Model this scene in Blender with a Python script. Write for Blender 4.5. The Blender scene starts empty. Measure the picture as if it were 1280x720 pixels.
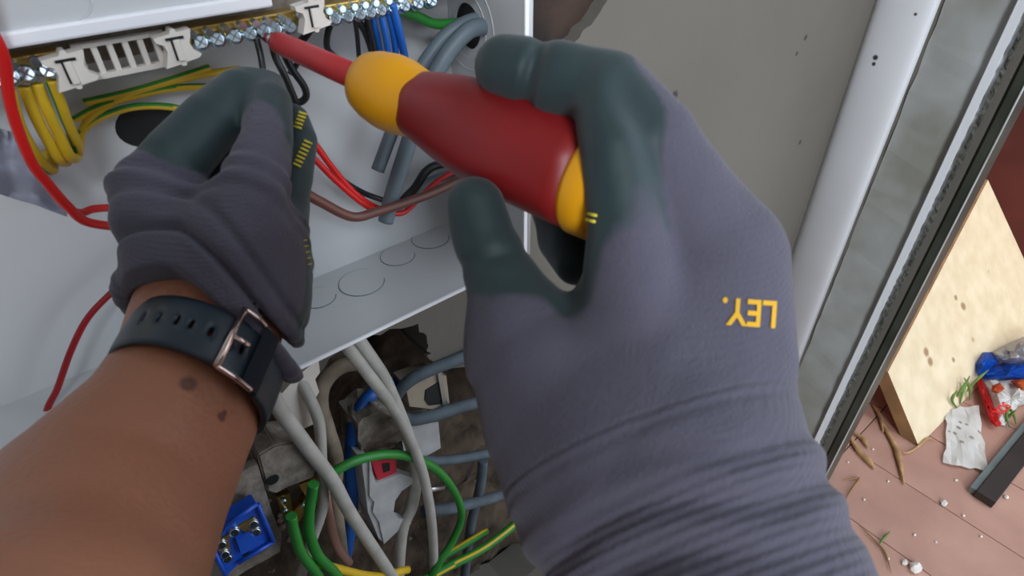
import bpy, bmesh, math, random
import numpy as np
from mathutils import Vector, Matrix
from mathutils.bvhtree import BVHTree

# ---------------------------------------------------------------- camera
F = 751.0                       # focal length in pixels of the 1280 px wide frame
H = 0.96                        # camera height above the paving
S = 0.8                         # layout scale
R = np.array([[0.77084038, 0.39144238, -0.50257135],
              [-0.63697712, 0.46362516, -0.615883],
              [-0.00807799, 0.79487394, 0.60672083]])     # camera -> world axes
scn = bpy.context.scene
cam_d = bpy.data.cameras.new('camera')
cam = bpy.data.objects.new('camera', cam_d)
scn.collection.objects.link(cam)
cam_d.sensor_width = 36.0
cam_d.lens = 36.0 * F / 1280.0
cam_d.clip_start = 0.01
cam.matrix_world = Matrix(((*R[0], 0), (*R[1], 0), (*R[2], H), (0, 0, 0, 1)))
scn.camera = cam
cam_d.dof.use_dof = True
cam_d.dof.focus_distance = 0.55
cam_d.dof.aperture_fstop = 22.0

# ---------------------------------------------------------------- sky and light
w = bpy.data.worlds.new('world'); scn.world = w
w.use_nodes = True
wb = w.node_tree.nodes['Background']
wb.inputs[0].default_value = (0.80, 0.90, 1.0, 1)
wb.inputs[1].default_value = 2.4
def area(name, loc, target, sx, sy, power, col):
    l = bpy.data.lights.new(name, 'AREA'); l.shape = 'RECTANGLE'
    l.size = sx; l.size_y = sy; l.energy = power; l.color = col
    o = bpy.data.objects.new(name, l); scn.collection.objects.link(o)
    o.location = loc
    d = Vector(target) - Vector(loc)
    o.rotation_euler = d.to_track_quat('-Z', 'Y').to_euler()
    return o
area('room_fill_high', (-0.62, -1.65, 2.15), (0.3, 0.2, 0.8), 0.6, 0.5, 26.0, (0.86, 0.93, 1.0))  # added fill for the general room light, no real ceiling fixture
area('rear_fill_light', (-0.9, -2.5, 1.35), (0.6, 0.2, 0.9), 1.0, 1.1, 75.0, (0.88, 0.94, 1.0))  # added fill behind the camera to brighten the architrave, no window there
sun_d = bpy.data.lights.new('sun', 'SUN'); sun_d.energy = 1.6; sun_d.angle = math.radians(25); sun_d.color = (1, .95, .88)
sun = bpy.data.objects.new('sun', sun_d); scn.collection.objects.link(sun)
sun.rotation_euler = Vector((0.15, 0.35, -1.0)).to_track_quat('-Z', 'Y').to_euler()
scn.view_settings.view_transform = 'Standard'
scn.view_settings.look = 'None'
scn.view_settings.gamma = 1
scn.view_settings.use_curve_mapping = False
scn.view_settings.exposure = 0.0

# ---------------------------------------------------------------- pixel helpers
random.seed(4)
def rayv(px, py):
    v = R @ np.array([px - 640.0, 360.0 - py, -F]); return v / np.linalg.norm(v)
def V3(a): return Vector((float(a[0]), float(a[1]), float(a[2])))
def aty(px, py, y):
    r = rayv(px, py); return V3(r / r[1] * y) + Vector((0, 0, H))
def atx(px, py, x):
    r = rayv(px, py); return V3(r / r[0] * x) + Vector((0, 0, H))
def atz(px, py, z=0.0):
    r = rayv(px, py); return V3(r / -r[2] * (H - z)) + Vector((0, 0, H))
def camp(px, py, d): return np.array([(px - 640.0) * d / F, (360.0 - py) * d / F, -d])
def atd(px, py, d): return V3(R @ camp(px, py, d)) + Vector((0, 0, H))
def depth_of(p):
    q = np.array(p) - np.array([0, 0, H]); return float(-(R.T @ q)[2])
def rad(px, p): return px * depth_of(p) / F
VIEW = V3(R @ np.array([0, 0, -1.0]))

# ---------------------------------------------------------------- materials
MATS = {}
def mat(name, col, rough=0.6, metal=0.0, var=0.12, vscale=30.0, bump=0.0, bscale=200.0, col2=None, spec=0.5, emit=None, alpha=None):
    if name in MATS: return MATS[name]
    m = bpy.data.materials.new(name); m.use_nodes = True
    nt = m.node_tree; b = nt.nodes['Principled BSDF']
    b.inputs['Roughness'].default_value = rough
    b.inputs['Metallic'].default_value = metal
    b.inputs['Specular IOR Level'].default_value = spec
    tc = nt.nodes.new('ShaderNodeTexCoord')
    n = nt.nodes.new('ShaderNodeTexNoise'); n.inputs['Scale'].default_value = vscale; n.inputs['Detail'].default_value = 5
    nt.links.new(tc.outputs['Object'], n.inputs['Vector'])
    rp = nt.nodes.new('ShaderNodeValToRGB')
    rp.color_ramp.elements[0].position = 0.33; rp.color_ramp.elements[1].position = 0.67
    c2 = col2 if col2 else tuple(c * (1 - var) for c in col)
    c1 = col if col2 else tuple(min(1, c * (1 + var)) for c in col)
    rp.color_ramp.elements[0].color = (*c2, 1); rp.color_ramp.elements[1].color = (*c1, 1)
    nt.links.new(n.outputs['Fac'], rp.inputs[0]); nt.links.new(rp.outputs[0], b.inputs['Base Color'])
    if bump > 0:
        n2 = nt.nodes.new('ShaderNodeTexNoise'); n2.inputs['Scale'].default_value = bscale; n2.inputs['Detail'].default_value = 4
        nt.links.new(tc.outputs['Object'], n2.inputs['Vector'])
        bp = nt.nodes.new('ShaderNodeBump'); bp.inputs['Strength'].default_value = bump; bp.inputs['Distance'].default_value = 0.002
        nt.links.new(n2.outputs['Fac'], bp.inputs['Height']); nt.links.new(bp.outputs[0], b.inputs['Normal'])
    MATS[name] = m; return m
def px2(rgb, k=1.0):            # sRGB 0-255 to linear
    return tuple(k * ((c / 255 / 12.92) if c / 255 <= .04045 else ((c / 255 + .055) / 1.055) ** 2.4) for c in rgb)

M_wall = mat('painted_plaster', px2((106, 102, 95)), 0.85, var=0.05, vscale=6, bump=0.25, bscale=120)
M_wall2 = mat('aged_plaster', px2((160, 150, 132)), 0.9, var=0.12, vscale=14, bump=0.5, bscale=90)
M_trim = mat('white_gloss_paint', px2((242, 244, 250)), 0.3, var=0.03, vscale=8)
M_frame = mat('weathered_grey_frame', px2((186, 190, 192)), 0.6, vscale=9, col2=px2((147, 146, 138)), bump=0.15, bscale=60)
M_rub = mat('black_rubber_seal', px2((88, 88, 82)), 0.8, var=0.5, vscale=150, bump=0.9, bscale=300)
M_dark = mat('dark_green_frame', px2((62, 64, 56)), 0.45, var=0.35, vscale=12)
M_box = mat('white_coated_steel', px2((197, 200, 203)), 0.42, var=0.03, vscale=10)
M_plas = mat('ivory_plastic', px2((222, 216, 208)), 0.45, var=0.05, vscale=40)
M_brass = mat('brass', (0.62, 0.42, 0.12), 0.3, 1.0, var=0.25, vscale=80)
M_zinc = mat('zinc_screw', (0.62, 0.74, 0.82), 0.22, 1.0, var=0.15, vscale=300)
M_steel = mat('steel', (0.6, 0.6, 0.62), 0.3, 1.0)
M_red = mat('red_pvc', px2((205, 28, 26)), 0.38, var=0.08)
M_dred = mat('dark_red_pvc', px2((150, 18, 26)), 0.4, var=0.08)
M_brown = mat('brown_pvc', px2((104, 62, 52)), 0.4, var=0.1)
M_black = mat('black_pvc', px2((24, 28, 30)), 0.4, var=0.2)
M_blue = mat('blue_pvc', px2((22, 92, 180)), 0.4, var=0.1)
M_green = mat('green_pvc', px2((44, 132, 50)), 0.4, var=0.1)
M_yel = mat('yellow_pvc', px2((214, 178, 40)), 0.4, var=0.1)
M_greyc = mat('pale_grey_sheath', px2((176, 174, 168)), 0.55, var=0.12, vscale=60, bump=.2)
M_slate = mat('slate_grey_sheath', px2((106, 120, 130)), 0.5, var=0.1)
M_dusty = mat('dusty_sheath', px2((140, 128, 112)), 0.8, var=0.2, vscale=60, bump=.4)
M_rubble = mat('rubble', px2((98, 84, 70)), 0.95, vscale=35, col2=px2((50, 40, 32)), bump=1.0, bscale=160)
M_cavity = mat('dark_cavity', px2((70, 60, 48)), 0.95, vscale=25, col2=px2((40, 34, 28)), bump=1.0, bscale=120)
M_dustpl = mat('dusty_plastic', px2((150, 142, 132)), 0.7, vscale=90, col2=px2((92, 84, 74)), bump=.5, bscale=250)
M_hous = mat('grey_housing', px2((178, 180, 182)), 0.6, vscale=60, var=.12, bump=.2)
M_bluebl = mat('blue_plastic', px2((24, 84, 200)), 0.35, var=0.15)
M_redpl = mat('red_plastic', px2((190, 40, 60)), 0.45)
M_hred = mat('insulated_red', px2((184, 52, 56)), 0.42, var=0.07, vscale=60)
M_hdred = mat('red_grip', px2((132, 24, 26)), 0.42, vscale=30, var=0.12)
M_hyel = mat('yellow_grip', px2((236, 164, 14)), 0.42, var=0.05, vscale=40)
M_skin = mat('skin', px2((160, 106, 80)), 0.5, var=0.05, vscale=25, bump=.25, bscale=500)
M_strap = mat('strap_rubber', px2((34, 48, 60)), 0.42, var=0.05)
M_stitch = mat('yellow_thread', px2((220, 205, 60)), 0.7)
M_print = mat('yellow_print', px2((212, 162, 28)), 0.7)
M_rose = mat('rose_steel', (0.75, 0.60, 0.55), 0.2, 1.0)
M_tile = mat('terracotta_tile', px2((186, 144, 128)), 0.6, vscale=7, col2=px2((164, 124, 110)), bump=.2)
M_tile2 = mat('terracotta_tile_pale', px2((194, 154, 140)), 0.6, vscale=6, col2=px2((172, 130, 112)), bump=.2)
M_grout = mat('dark_grout', px2((96, 78, 68)), 0.95)
M_cream = mat('cream_board', px2((228, 212, 182)), 0.55, vscale=26, col2=px2((214, 196, 162)))
M_card = mat('brown_board_edge', px2((150, 112, 74)), 0.8, var=.25, vscale=20)
M_rb = mat('dark_red_brown_render', px2((104, 50, 40)), 0.7, vscale=6, var=.3)
M_paper = mat('white_paper', px2((246, 246, 244)), 0.8, vscale=30, col2=px2((232, 230, 226)))
M_foil = mat('silver_foil', (0.62, 0.63, 0.66), 0.35, 0.7, var=.1)
M_wblue = mat('foil_blue', px2((24, 96, 205)), 0.3, 0.2, var=.1)
M_wred = mat('foil_red', px2((215, 36, 40)), 0.35)
M_wor = mat('foil_orange', px2((214, 120, 50)), 0.4, vscale=60, col2=px2((190, 60, 40)))
M_leafd = mat('dry_leaf', px2((176, 140, 96)), 0.8, var=.25, vscale=60)
M_grass = mat('grass', px2((96, 124, 52)), 0.6, var=.25)
M_stone = mat('white_stone', px2((225, 220, 212)), 0.9)
M_metalb = mat('black_painted_metal', px2((44, 38, 36)), 0.5, var=.25, vscale=20)
M_metalt = mat('grey_green_metal', px2((98, 110, 110)), 0.5, var=.1)
M_tape = mat('silver_tape', px2((196, 198, 214)), 0.35, 0.0, var=.06, vscale=14)
M_ceil = mat('ceiling_paint', px2((190, 188, 184)), 0.9)
M_floorin = mat('concrete_floor', px2((120, 112, 104)), 0.9, vscale=8, var=.2)

def node_mark(m, marks, col):
    """small marks with their own place on the thing: (world point, radius)"""
    nt = m.node_tree; b = nt.nodes['Principled BSDF']
    src = b.inputs['Base Color'].links[0].from_socket
    g = nt.nodes.new('ShaderNodeNewGeometry')
    for p, r in marks:
        d = nt.nodes.new('ShaderNodeVectorMath'); d.operation = 'DISTANCE'
        d.inputs[1].default_value = p; nt.links.new(g.outputs['Position'], d.inputs[0])
        mr = nt.nodes.new('ShaderNodeMapRange'); mr.inputs[1].default_value = r * 0.5; mr.inputs[2].default_value = r
        mr.inputs[3].default_value = 1; mr.inputs[4].default_value = 0
        nt.links.new(d.outputs['Value'], mr.inputs[0])
        mx = nt.nodes.new('ShaderNodeMix'); mx.data_type = 'RGBA'
        nt.links.new(mr.outputs[0], mx.inputs[0]); nt.links.new(src, mx.inputs[6]); mx.inputs[7].default_value = (*col, 1)
        src = mx.outputs[2]
    nt.links.new(src, b.inputs['Base Color'])

# ---------------------------------------------------------------- object helpers
COL = scn.collection
def link(name, bm, m, parent=None, smooth=False):
    me = bpy.data.meshes.new(name)
    bmesh.ops.recalc_face_normals(bm, faces=bm.faces)
    if smooth:
        for f_ in bm.faces: f_.smooth = True
    bm.to_mesh(me); bm.free()
    for k in (m if isinstance(m, (list, tuple)) else [m]): me.materials.append(k)
    o = bpy.data.objects.new(name, me); COL.objects.link(o)
    if parent:
        o.parent = parent
        o.matrix_parent_inverse = Matrix.Translation(parent.location).inverted() if parent.type == 'EMPTY' else Matrix.Identity(4)
    return o
def tag(o, label, cat, group=None):
    o['label'] = label; o['category'] = cat
    if group: o['group'] = group
    return o
def struct(o): o['kind'] = 'structure'; return o
def thing(name, loc, label, cat, group=None):
    o = bpy.data.objects.new(name, None); COL.objects.link(o); o.location = loc
    o.empty_display_size = 0.02
    return tag(o, label, cat, group)
def box(bm, lo, hi, bev=0.0, mtx=None, mi=0):
    r = bmesh.ops.create_cube(bm, size=1.0)
    c = [(a + b) / 2 for a, b in zip(lo, hi)]; s = [abs(b - a) for a, b in zip(lo, hi)]
    for v in r['verts']:
        v.co = Vector((v.co.x * s[0] + c[0], v.co.y * s[1] + c[1], v.co.z * s[2] + c[2]))
    vs = r['verts']
    if bev > 0:
        es = list({e for v in vs for e in v.link_edges})
        q = bmesh.ops.bevel(bm, geom=es, offset=bev, segments=2, affect='EDGES', profile=0.5)
        vs = list({v for f_ in q['faces'] for v in f_.verts} | {v for v in vs if v.is_valid})
    if mtx is not None:
        for v in vs: v.co = mtx @ v.co
    if mi:
        for f_ in {f_ for v in vs for f_ in v.link_faces}: f_.material_index = mi
    return vs
def prism(bm, front, off, mi=0, mis=None):
    """polygon pushed along a vector: a solid of real thickness"""
    a = [bm.verts.new(p) for p in front]; b = [bm.verts.new(Vector(p) + off) for p in front]
    f1 = bm.faces.new(a); f2 = bm.faces.new(b[::-1]); f1.material_index = mi; f2.material_index = mi
    n = len(a)
    for i in range(n):
        f_ = bm.faces.new((a[i], b[i], b[(i + 1) % n], a[(i + 1) % n])); f_.material_index = mi if mis is None else mis
def catmull(P, n=8):
    P = [Vector(p) for p in P]
    if len(P) < 3:
        return [P[0].lerp(P[-1], i / 4) for i in range(5)]
    out = []
    Q = [P[0] * 2 - P[1]] + P + [P[-1] * 2 - P[-2]]
    for i in range(1, len(Q) - 2):
        for j in range(n):
            t = j / n
            out.append(0.5 * ((2 * Q[i]) + (Q[i + 1] - Q[i - 1]) * t + (2 * Q[i - 1] - 5 * Q[i] + 4 * Q[i + 1] - Q[i + 2]) * t * t
                              + (3 * Q[i] - Q[i - 1] - 3 * Q[i + 1] + Q[i + 2]) * t ** 3))
    out.append(P[-1]); return out
def tube(bm, pts, rr, n=12, stripe=None, flat=1.0, mi=0, curve=True):
    pts = catmull(pts) if curve else [Vector(p) for p in pts]
    k = len(pts); rs = rr if isinstance(rr, (list, tuple)) else [rr, rr]
    rings = []; up = None
    for i, p in enumerate(pts):
        t = (pts[min(i + 1, k - 1)] - pts[max(i - 1, 0)]).normalized()
        if up is None:
            up = t.orthogonal().normalized()
            if flat != 1.0:
                up = t.cross(VIEW).normalized()
        up = (up - t * up.dot(t)).normalized(); s = t.cross(up)
        u = i / (k - 1) * (len(rs) - 1); a = min(int(u), len(rs) - 2); r = rs[a] + (rs[a + 1] - rs[a]) * (u - a)
        rings.append([bm.verts.new(p + (up * math.cos(q) + s * math.sin(q) * flat) * r) for q in [j / n * 2 * math.pi for j in range(n)]])
    for i in range(k - 1):
        for j in range(n):
            f_ = bm.faces.new((rings[i][j], rings[i][(j + 1) % n], rings[i + 1][(j + 1) % n], rings[i + 1][j])); f_.smooth = True
            f_.material_index = mi
            if stripe and (j + i // 24) % n in stripe: f_.material_index = 1
    for rg in (rings[0][::-1], rings[-1]): bm.faces.new(rg).material_index = mi
def cable(name, P, y, rpx, m, label, cat='cable', group=None, stripe=None, flat=1.0, n=12):
    """P: places on the wall plane y (or a depth of their own as third value)"""
    pts = [aty(p[0], p[1], p[2] if len(p) > 2 else y) for p in P]
    mid = pts[len(pts) // 2]
    bm = bmesh.new(); tube(bm, pts, rad(rpx, mid), n=n, stripe=stripe, flat=flat)
    o = link(name, bm, m); return tag(o, label, cat, group)
def cyl(bm, p, q, r0, r1=None, n=16, mi=0):
    tube(bm, [p, q], [r0, r0 if r1 is None else r1], n=n, mi=mi, curve=False)

# ---------------------------------------------------------------- implicit surfaces (hands, arms, gloves)
def surface_nets(V, lo, h):
    S_ = V < 0; nx, ny, nz = V.shape
    cnt = np.zeros((nx - 1, ny - 1, nz - 1), int); pos = np.zeros((nx - 1, ny - 1, nz - 1, 3)); ne = np.zeros((nx - 1, ny - 1, nz - 1))
    def cr(dx, dy, dz, A): return A[dx:nx - 1 + dx, dy:ny - 1 + dy, dz:nz - 1 + dz]
    corners = [(a, b, c) for a in (0, 1) for b in (0, 1) for c in (0, 1)]
    for c in corners: cnt += cr(*c, S_)
    for c in corners:
        for ax in range(3):
            if c[ax] == 0:
                d = list(c); d[ax] = 1
                v0 = cr(*c, V); v1 = cr(*d, V); x = (v0 < 0) != (v1 < 0)
                den = np.where(x, v0 - v1, 1.0); t = np.where(x, v0 / den, 0)
                for k in range(3):
                    pos[..., k] += np.where(x, c[k] + (t if k == ax else 0), 0)
                ne += x
    act = (cnt > 0) & (cnt < 8)
    idx = -np.ones(act.shape, int); idx[act] = np.arange(act.sum())
    I = np.argwhere(act); verts = (I + pos[act] / ne[act][:, None]) * h + lo
    faces = []
    for ax in range(3):
        o1, o2 = [(1, 2), (2, 0), (0, 1)][ax]
        sl0 = [slice(1, -1)] * 3; sl1 = [slice(1, -1)] * 3
        sl0[ax] = slice(0, -1); sl1[ax] = slice(1, None)
        a = S_[tuple(sl0)]; b = S_[tuple(sl1)]
        E_ = np.argwhere(a != b)
        if len(E_) == 0: continue
        sgn = a[tuple(E_.T)]
        base = E_.copy(); base[:, o1] += 1; base[:, o2] += 1
        def c_(d1, d2):
            q = base.copy(); q[:, o1] -= d1; q[:, o2] -= d2; return idx[tuple(q.T)]
        Q = np.stack([c_(1, 1), c_(0, 1), c_(0, 0), c_(1, 0)], 1)
        Q[~sgn] = Q[~sgn][:, ::-1]
        faces.append(Q)
    return verts, np.concatenate(faces)
def sd_seg(P, a, b, ra, rb, flat=1.0):
    """rounded cone; flat < 1 thins it along the z axis of the local space"""
    sc = np.array([1, 1, 1 / flat])
    A = a * sc; B = b * sc; Q = P * sc
    ab = B - A; L = ab @ ab
    t = np.clip(((Q - A) @ ab) / max(L, 1e-12), 0, 1)
    d = np.linalg.norm(Q - A - t[..., None] * ab, axis=-1) - (ra + (rb - ra) * t)
    return d
def smin(a, b, k):
    h = np.clip(0.5 + 0.5 * (b - a) / k, 0, 1); return b + (a - b) * h - k * h * (1 - h)
def chain_sdf(P, chains):
    """chains: list of (points [(px,py,depth,rpx)], k, flat)"""
    d = None
    for pts, k, flat in chains:
        e = None
        cp = [(camp(*p[:3]), p[3] * p[2] / F) for p in pts]
        if len(cp) == 1: cp = cp * 2
        for (a, ra), (b, rb) in zip(cp[:-1], cp[1:]):
            q = sd_seg(P, a, b, ra, rb, flat); e = q if e is None else np.minimum(e, q)
        d = e if d is None else smin(d, e, k)
    return d
def implicit(name, fn, lo, hi, h, mats, parent=None, attr=None):
    lo = np.array(lo); n = [int((b - a) / h) + 1 for a, b in zip(lo, hi)]
    g = np.stack(np.meshgrid(*[lo[i] + np.arange(n[i]) * h for i in range(3)], indexing='ij'), -1)
    V = np.empty(g.shape[:3])
    for i in range(0, n[0], 16): V[i:i + 16] = fn(g[i:i + 16])
    V[0] = V[-1] = np.maximum(V[0], 1e-3); V[-1] = 1e-3; V[:, 0] = 1e-3; V[:, -1] = 1e-3; V[:, :, 0] = 1e-3; V[:, :, -1] = 1e-3; V[0] = 1e-3
    vs, fs = surface_nets(V, lo, h)
    wv = vs @ R.T + np.array([0, 0, H])
    me = bpy.data.meshes.new(name); me.from_pydata(wv.tolist(), [], fs.tolist())
    for m in mats: me.materials.append(m)
    me.polygons.foreach_set('use_smooth', [True] * len(me.polygons))
    if attr is not None:
        for an, af in attr.items():
            at = me.attributes.new(an, 'FLOAT', 'POINT'); at.data.foreach_set('value', af(vs).astype(np.float32))
    me.update()
    o = bpy.data.objects.new(name, me); COL.objects.link(o)
    if parent: o.parent = parent; o.matrix_parent_inverse = Matrix.Translation(parent.location).inverted()
    return o

# ================================================================ SETTING
YB, YF, XR, ZB = 0.32, 0.248, 0.2136, H - 0.2248      # enclosure back, front, right side, bottom
XW = 1.03 * S                                          # plane of the doorway wall
# --- back wall with two jagged holes
def fill_poly(outer, holes, y, thick, name, m):
    bm = bmesh.new(); es = []
    for loop in [outer] + holes:
        vs = [bm.verts.new((p[0], y, p[1])) for p in loop]
        es += [bm.edges.new((vs[i], vs[(i + 1) % len(vs)])) for i in range(len(vs))]
    r = bmesh.ops.triangle_fill(bm, use_beauty=True, use_dissolve=False, edges=es)
    ext = bmesh.ops.extrude_face_region(bm, geom=[g for g in r['geom'] if isinstance(g, bmesh.types.BMFace)])
    for v in [g for g in ext['geom'] if isinstance(g, bmesh.types.BMVert)]: v.co.y += thick
    return link(name, bm, m)
def jag(pts, y, amp=0.004, n=5):
    out = []
    P = [aty(p[0], p[1], y) for p in pts]
    for i in range(len(P)):
        a, b = P[i], P[(i + 1) % len(P)]
        for j in range(n):
            q = a.lerp(b, j / n)
            out.append((q.x + random.uniform(-amp, amp), q.z + random.uniform(-amp, amp)))
    return out
holeA = jag([(300, 520), (398, 466), (440, 427), (516, 404), (534, 428), (538, 448), (556, 462), (610, 452), (700, 520), (735, 600), (715, 670), (640, 735), (520, 790), (330, 800), (230, 640)], YB, 0.003)
holeB = jag([(652, -90), (654, 60), (690, 66), (722, 46), (748, 18), (772, -20), (785, -90)], YB, 0.002)
struct(fill_poly([(-1.6, 0.0), (XW + 0.1, 0.0), (XW + 0.1, 2.3), (-1.6, 2.3)], [holeA, holeB], YB, 0.05, 'wall_back', M_wall))
node_mark(M_wall, [(tuple(aty(1007, 47, YB)), .004), (tuple(aty(996, 67, YB)), .003), (tuple(aty(1000, 178, YB)), .004), (tuple(aty(843, 120, YB)), .006), (tuple(aty(1033, 197, YB)), .004)], px2((58, 54, 50)))
# rough masonry behind the holes
bm = bmesh.new()
bmesh.ops.create_grid(bm, x_segments=150, y_segments=150, size=0.5)
from mathutils import noise as mn
for v in bm.verts:
    x, z = v.co.x * 0.9 + 0.22, v.co.y * 1.12 + 0.55
    d = mn.fractal(Vector((x * 14, z * 14, 2.0)), 1.0, 2.0, 4) * 0.022 + mn.fractal(Vector((x * 60, z * 60, 7.0)), 1.0, 2.0, 3) * 0.006
    bulge = max(0, 0.55 - z) * 0.16
    v.co = Vector((x, 0.395 - d - min(bulge, .03), z))
struct(link('wall_cavity', bm, M_rubble, smooth=True))
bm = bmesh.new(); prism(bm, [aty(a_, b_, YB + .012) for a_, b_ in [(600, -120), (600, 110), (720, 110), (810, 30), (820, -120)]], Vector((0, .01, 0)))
struct(link('dark_slab', bm, mat('dark_brown_patch', px2((70, 52, 42)), .9, vscale=20, col2=px2((34, 27, 24)), bump=.5)))  # plain dark brown slab closing the upper hole beside the enclosure
# right wall: piece over / beyond, ceiling, floor, left wall
bm = bmesh.new(); box(bm, (XW + 0.001, 0.16, 0.0), (XW + 0.10, YB + .05, 2.3)); struct(link('wall_right', bm, M_wall))
bm = bmesh.new(); box(bm, (XW + 0.001, -2.0, 2.02), (XW + 0.10, 0.16, 2.3)); struct(link('wall_lintel', bm, M_wall))
bm = bmesh.new(); box(bm, (XW + 0.001, -2.6, 0), (XW + 0.10, -2.0, 2.3)); struct(link('wall_right_far', bm, M_wall))
bm = bmesh.new(); box(bm, (-1.65, -2.6, 0), (-1.6, YB + .05, 2.3)); struct(link('wall_left', bm, M_wall))
bm = bmesh.new(); box(bm, (-1.6, -2.65, 0), (XW + .1, -2.6, 2.3)); struct(link('wall_behind', bm, M_wall))
bm = bmesh.new(); box(bm, (-1.65, -2.6, 2.3), (XW + .1, YB + .05, 2.35)); struct(link('ceiling', bm, M_ceil))
bm = bmesh.new(); box(bm, (-1.65, -2.6, -0.06), (XW - .149, YB + .05, -0.002)); struct(link('floor', bm, M_floorin))
# --- door frame, all vertical members run from floor to lintel
door = bpy.data.objects.new('door_1', None); COL.objects.link(door); door.location = (XW, 0.2, 0); struct(door)
def vprof(name, prof, m, z0=-.002, z1=2.05, parent=door, smooth=False, nz=1, jit=0):
    bm = bmesh.new(); rings = []
    for k in range(nz + 1):
        z = z0 + (z1 - z0) * k / nz
        rings.append([bm.verts.new((p[0] + random.uniform(-jit, jit), p[1] + random.uniform(-jit, jit), z)) for p in prof])
    n = len(prof)
    for a, b in zip(rings[:-1], rings[1:]):
        for i in range(n):
            f_ = bm.faces.new((a[i], a[(i + 1) % n], b[(i + 1) % n], b[i])); f_.smooth = smooth
    bm.faces.new(rings[0][::-1]); bm.faces.new(rings[-1])
    return link(name, bm, m, parent)
y = lambda q: q * XW       # ratio y/x on the door plane
r_ = []
y0, y1 = y(.309), y(.3895)
for i in range(13):
    t = i / 12 * math.pi; r_.append((XW - 0.012 * math.sin(t) ** .5 if 0 < i < 12 else XW, y0 + (y1 - y0) * (1 - math.cos(t)) / 2))
r_ += [(XW + .02, y1), (XW + .02, y0)]
vprof('architrave', r_, M_trim, smooth=True)
node_mark(M_trim, [(tuple(atx(1094, 72, XW - .012)), .004), (tuple(atx(1092, 80, XW - .012)), .003), (tuple(atx(1144, 18, XW - .012)), .0025)], px2((60, 60, 60)))
vprof('caulk_gap', [(XW + .008, y(.300)), (XW + .008, y(.3115)), (XW + .02, y(.3115)), (XW + .02, y(.300))], mat('dark_crack', px2((40, 38, 36)), .95), jit=.0006, nz=120)
vprof('inner_frame', [(XW, y(.225)), (XW, y(.3035)), (XW + .03, y(.3035)), (XW + .03, y(.225))], M_frame, jit=.0009, nz=110)
vprof('frame_bead', [(XW - .006, y(.2135)), (XW - .006, y(.2235)), (XW, y(.226)), (XW + .03, y(.226)), (XW + .03, y(.2135))], M_trim)
vprof('frame_groove', [(XW - .001, y(.2085)), (XW - .001, y(.2135)), (XW + .03, y(.2135)), (XW + .03, y(.2085))], M_frame)
vprof('weather_strip', [(XW - .004, y(.203)), (XW - .004, y(.2085)), (XW + .03, y(.2085)), (XW + .03, y(.203))], M_rub, jit=.0012, nz=420)
vprof('outer_frame', [(XW, y(.1775)), (XW, y(.190)), (XW + .003, y(.192)), (XW + .003, y(.203)), (XW + .05, y(.203)), (XW + .05, y(.1775))], M_dark)
vprof('frame_edge', [(XW - .001, y(.1765)), (XW - .001, y(.1778)), (XW + .004, y(.1778)), (XW + .004, y(.1765))], M_frame)
# --- outside paving: separate tiles on a dark bed
paving = bpy.data.objects.new('floor_paving', None); COL.objects.link(paving); paving.location = (1.4, 0, 0); struct(paving)
bm = bmesh.new(); box(bm, (XW - .147, -2.6, -0.06), (3.6, 2.2, -0.0025)); link('mortar_bed', bm, M_grout, paving)
tx, ty = 0.1475, 0.33; jx = 0.9724; jy = -0.17
tmesh = []
for k in range(4):
    bm = bmesh.new(); box(bm, (-(tx - .002) / 2, -(ty - .002) / 2, -0.02), ((tx - .002) / 2, (ty - .002) / 2, 0), 0.0008)
    me = bpy.data.meshes.new('tile'); bm.to_mesh(me); bm.free(); me.materials.append(M_tile if k % 2 else M_tile2); tmesh.append(me)
for i in range(-2, 12):
    for j in range(-4, 3):
        o = bpy.data.objects.new('tile', random.choice(tmesh)); COL.objects.link(o)
        o.location = (jx + (i + .5) * tx, jy + (j + .5) * ty, random.uniform(-.0006, .0006)); o.rotation_euler = (random.uniform(-.002, .002), random.uniform(-.002, .002), 0)
        o.parent = paving; o.matrix_parent_inverse = Matrix.Translation(paving.location).inverted()
bm = bmesh.new(); box(bm, (XW + .1, 0.36, 0), (1.92, 0.44, 1.3)); box(bm, (1.92, -.9, 0), (2.0, .44, 1.3)); struct(link('wall_outside', bm, M_rb))

# ================================================================ ENCLOSURE
enc = thing('electrical_enclosure', (0, YB - .02, ZB), 'open white steel distribution board enclosure fixed to the wall', 'enclosure')
ZT = H + 0.06; XL = -0.30; T = 0.0015
# back plate with an oval cable entry
def rect_with_holes(lo, hi, holes, to3, thick, name, m, parent):
    bm = bmesh.new(); es = []
    loops = [[lo, (hi[0], lo[1]), hi, (lo[0], hi[1])]] + holes
    for loop in loops:
        vs = [bm.verts.new(to3(p)) for p in loop]
        es += [bm.edges.new((vs[i], vs[(i + 1) % len(vs)])) for i in range(len(vs))]
    r = bmesh.ops.triangle_fill(bm, use_beauty=True, use_dissolve=False, edges=es)
    ext = bmesh.ops.extrude_face_region(bm, geom=[g for g in r['geom'] if isinstance(g, bmesh.types.BMFace)])
    for v in [g for g in ext['geom'] if isinstance(g, bmesh.types.BMVert)]: v.co += thick
    return link(name, bm, m, parent)
def ell(c, a, b, rot=0, n=24): return [(c[0] + a * math.cos(t) * math.cos(rot) - b * math.sin(t) * math.sin(rot), c[1] + a * math.cos(t) * math.sin(rot) + b * math.sin(t) * math.cos(rot)) for t in [i / n * 2 * math.pi for i in range(n)]]
q = aty(185, 157, YB - .003)
rect_with_holes((XL, ZB), (XR, ZT), [ell((q.x, q.z), .0135, .0105)], lambda p: (p[0], YB - .003, p[1]), Vector((0, T, 0)), 'back_panel', M_box, enc)
bm = bmesh.new(); bmesh.ops.create_circle(bm, cap_ends=True, radius=.016, segments=24, matrix=Matrix.Translation((q.x, YB - .0012, q.z)) @ Matrix.Rotation(math.pi / 2, 4, 'X'))
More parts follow.
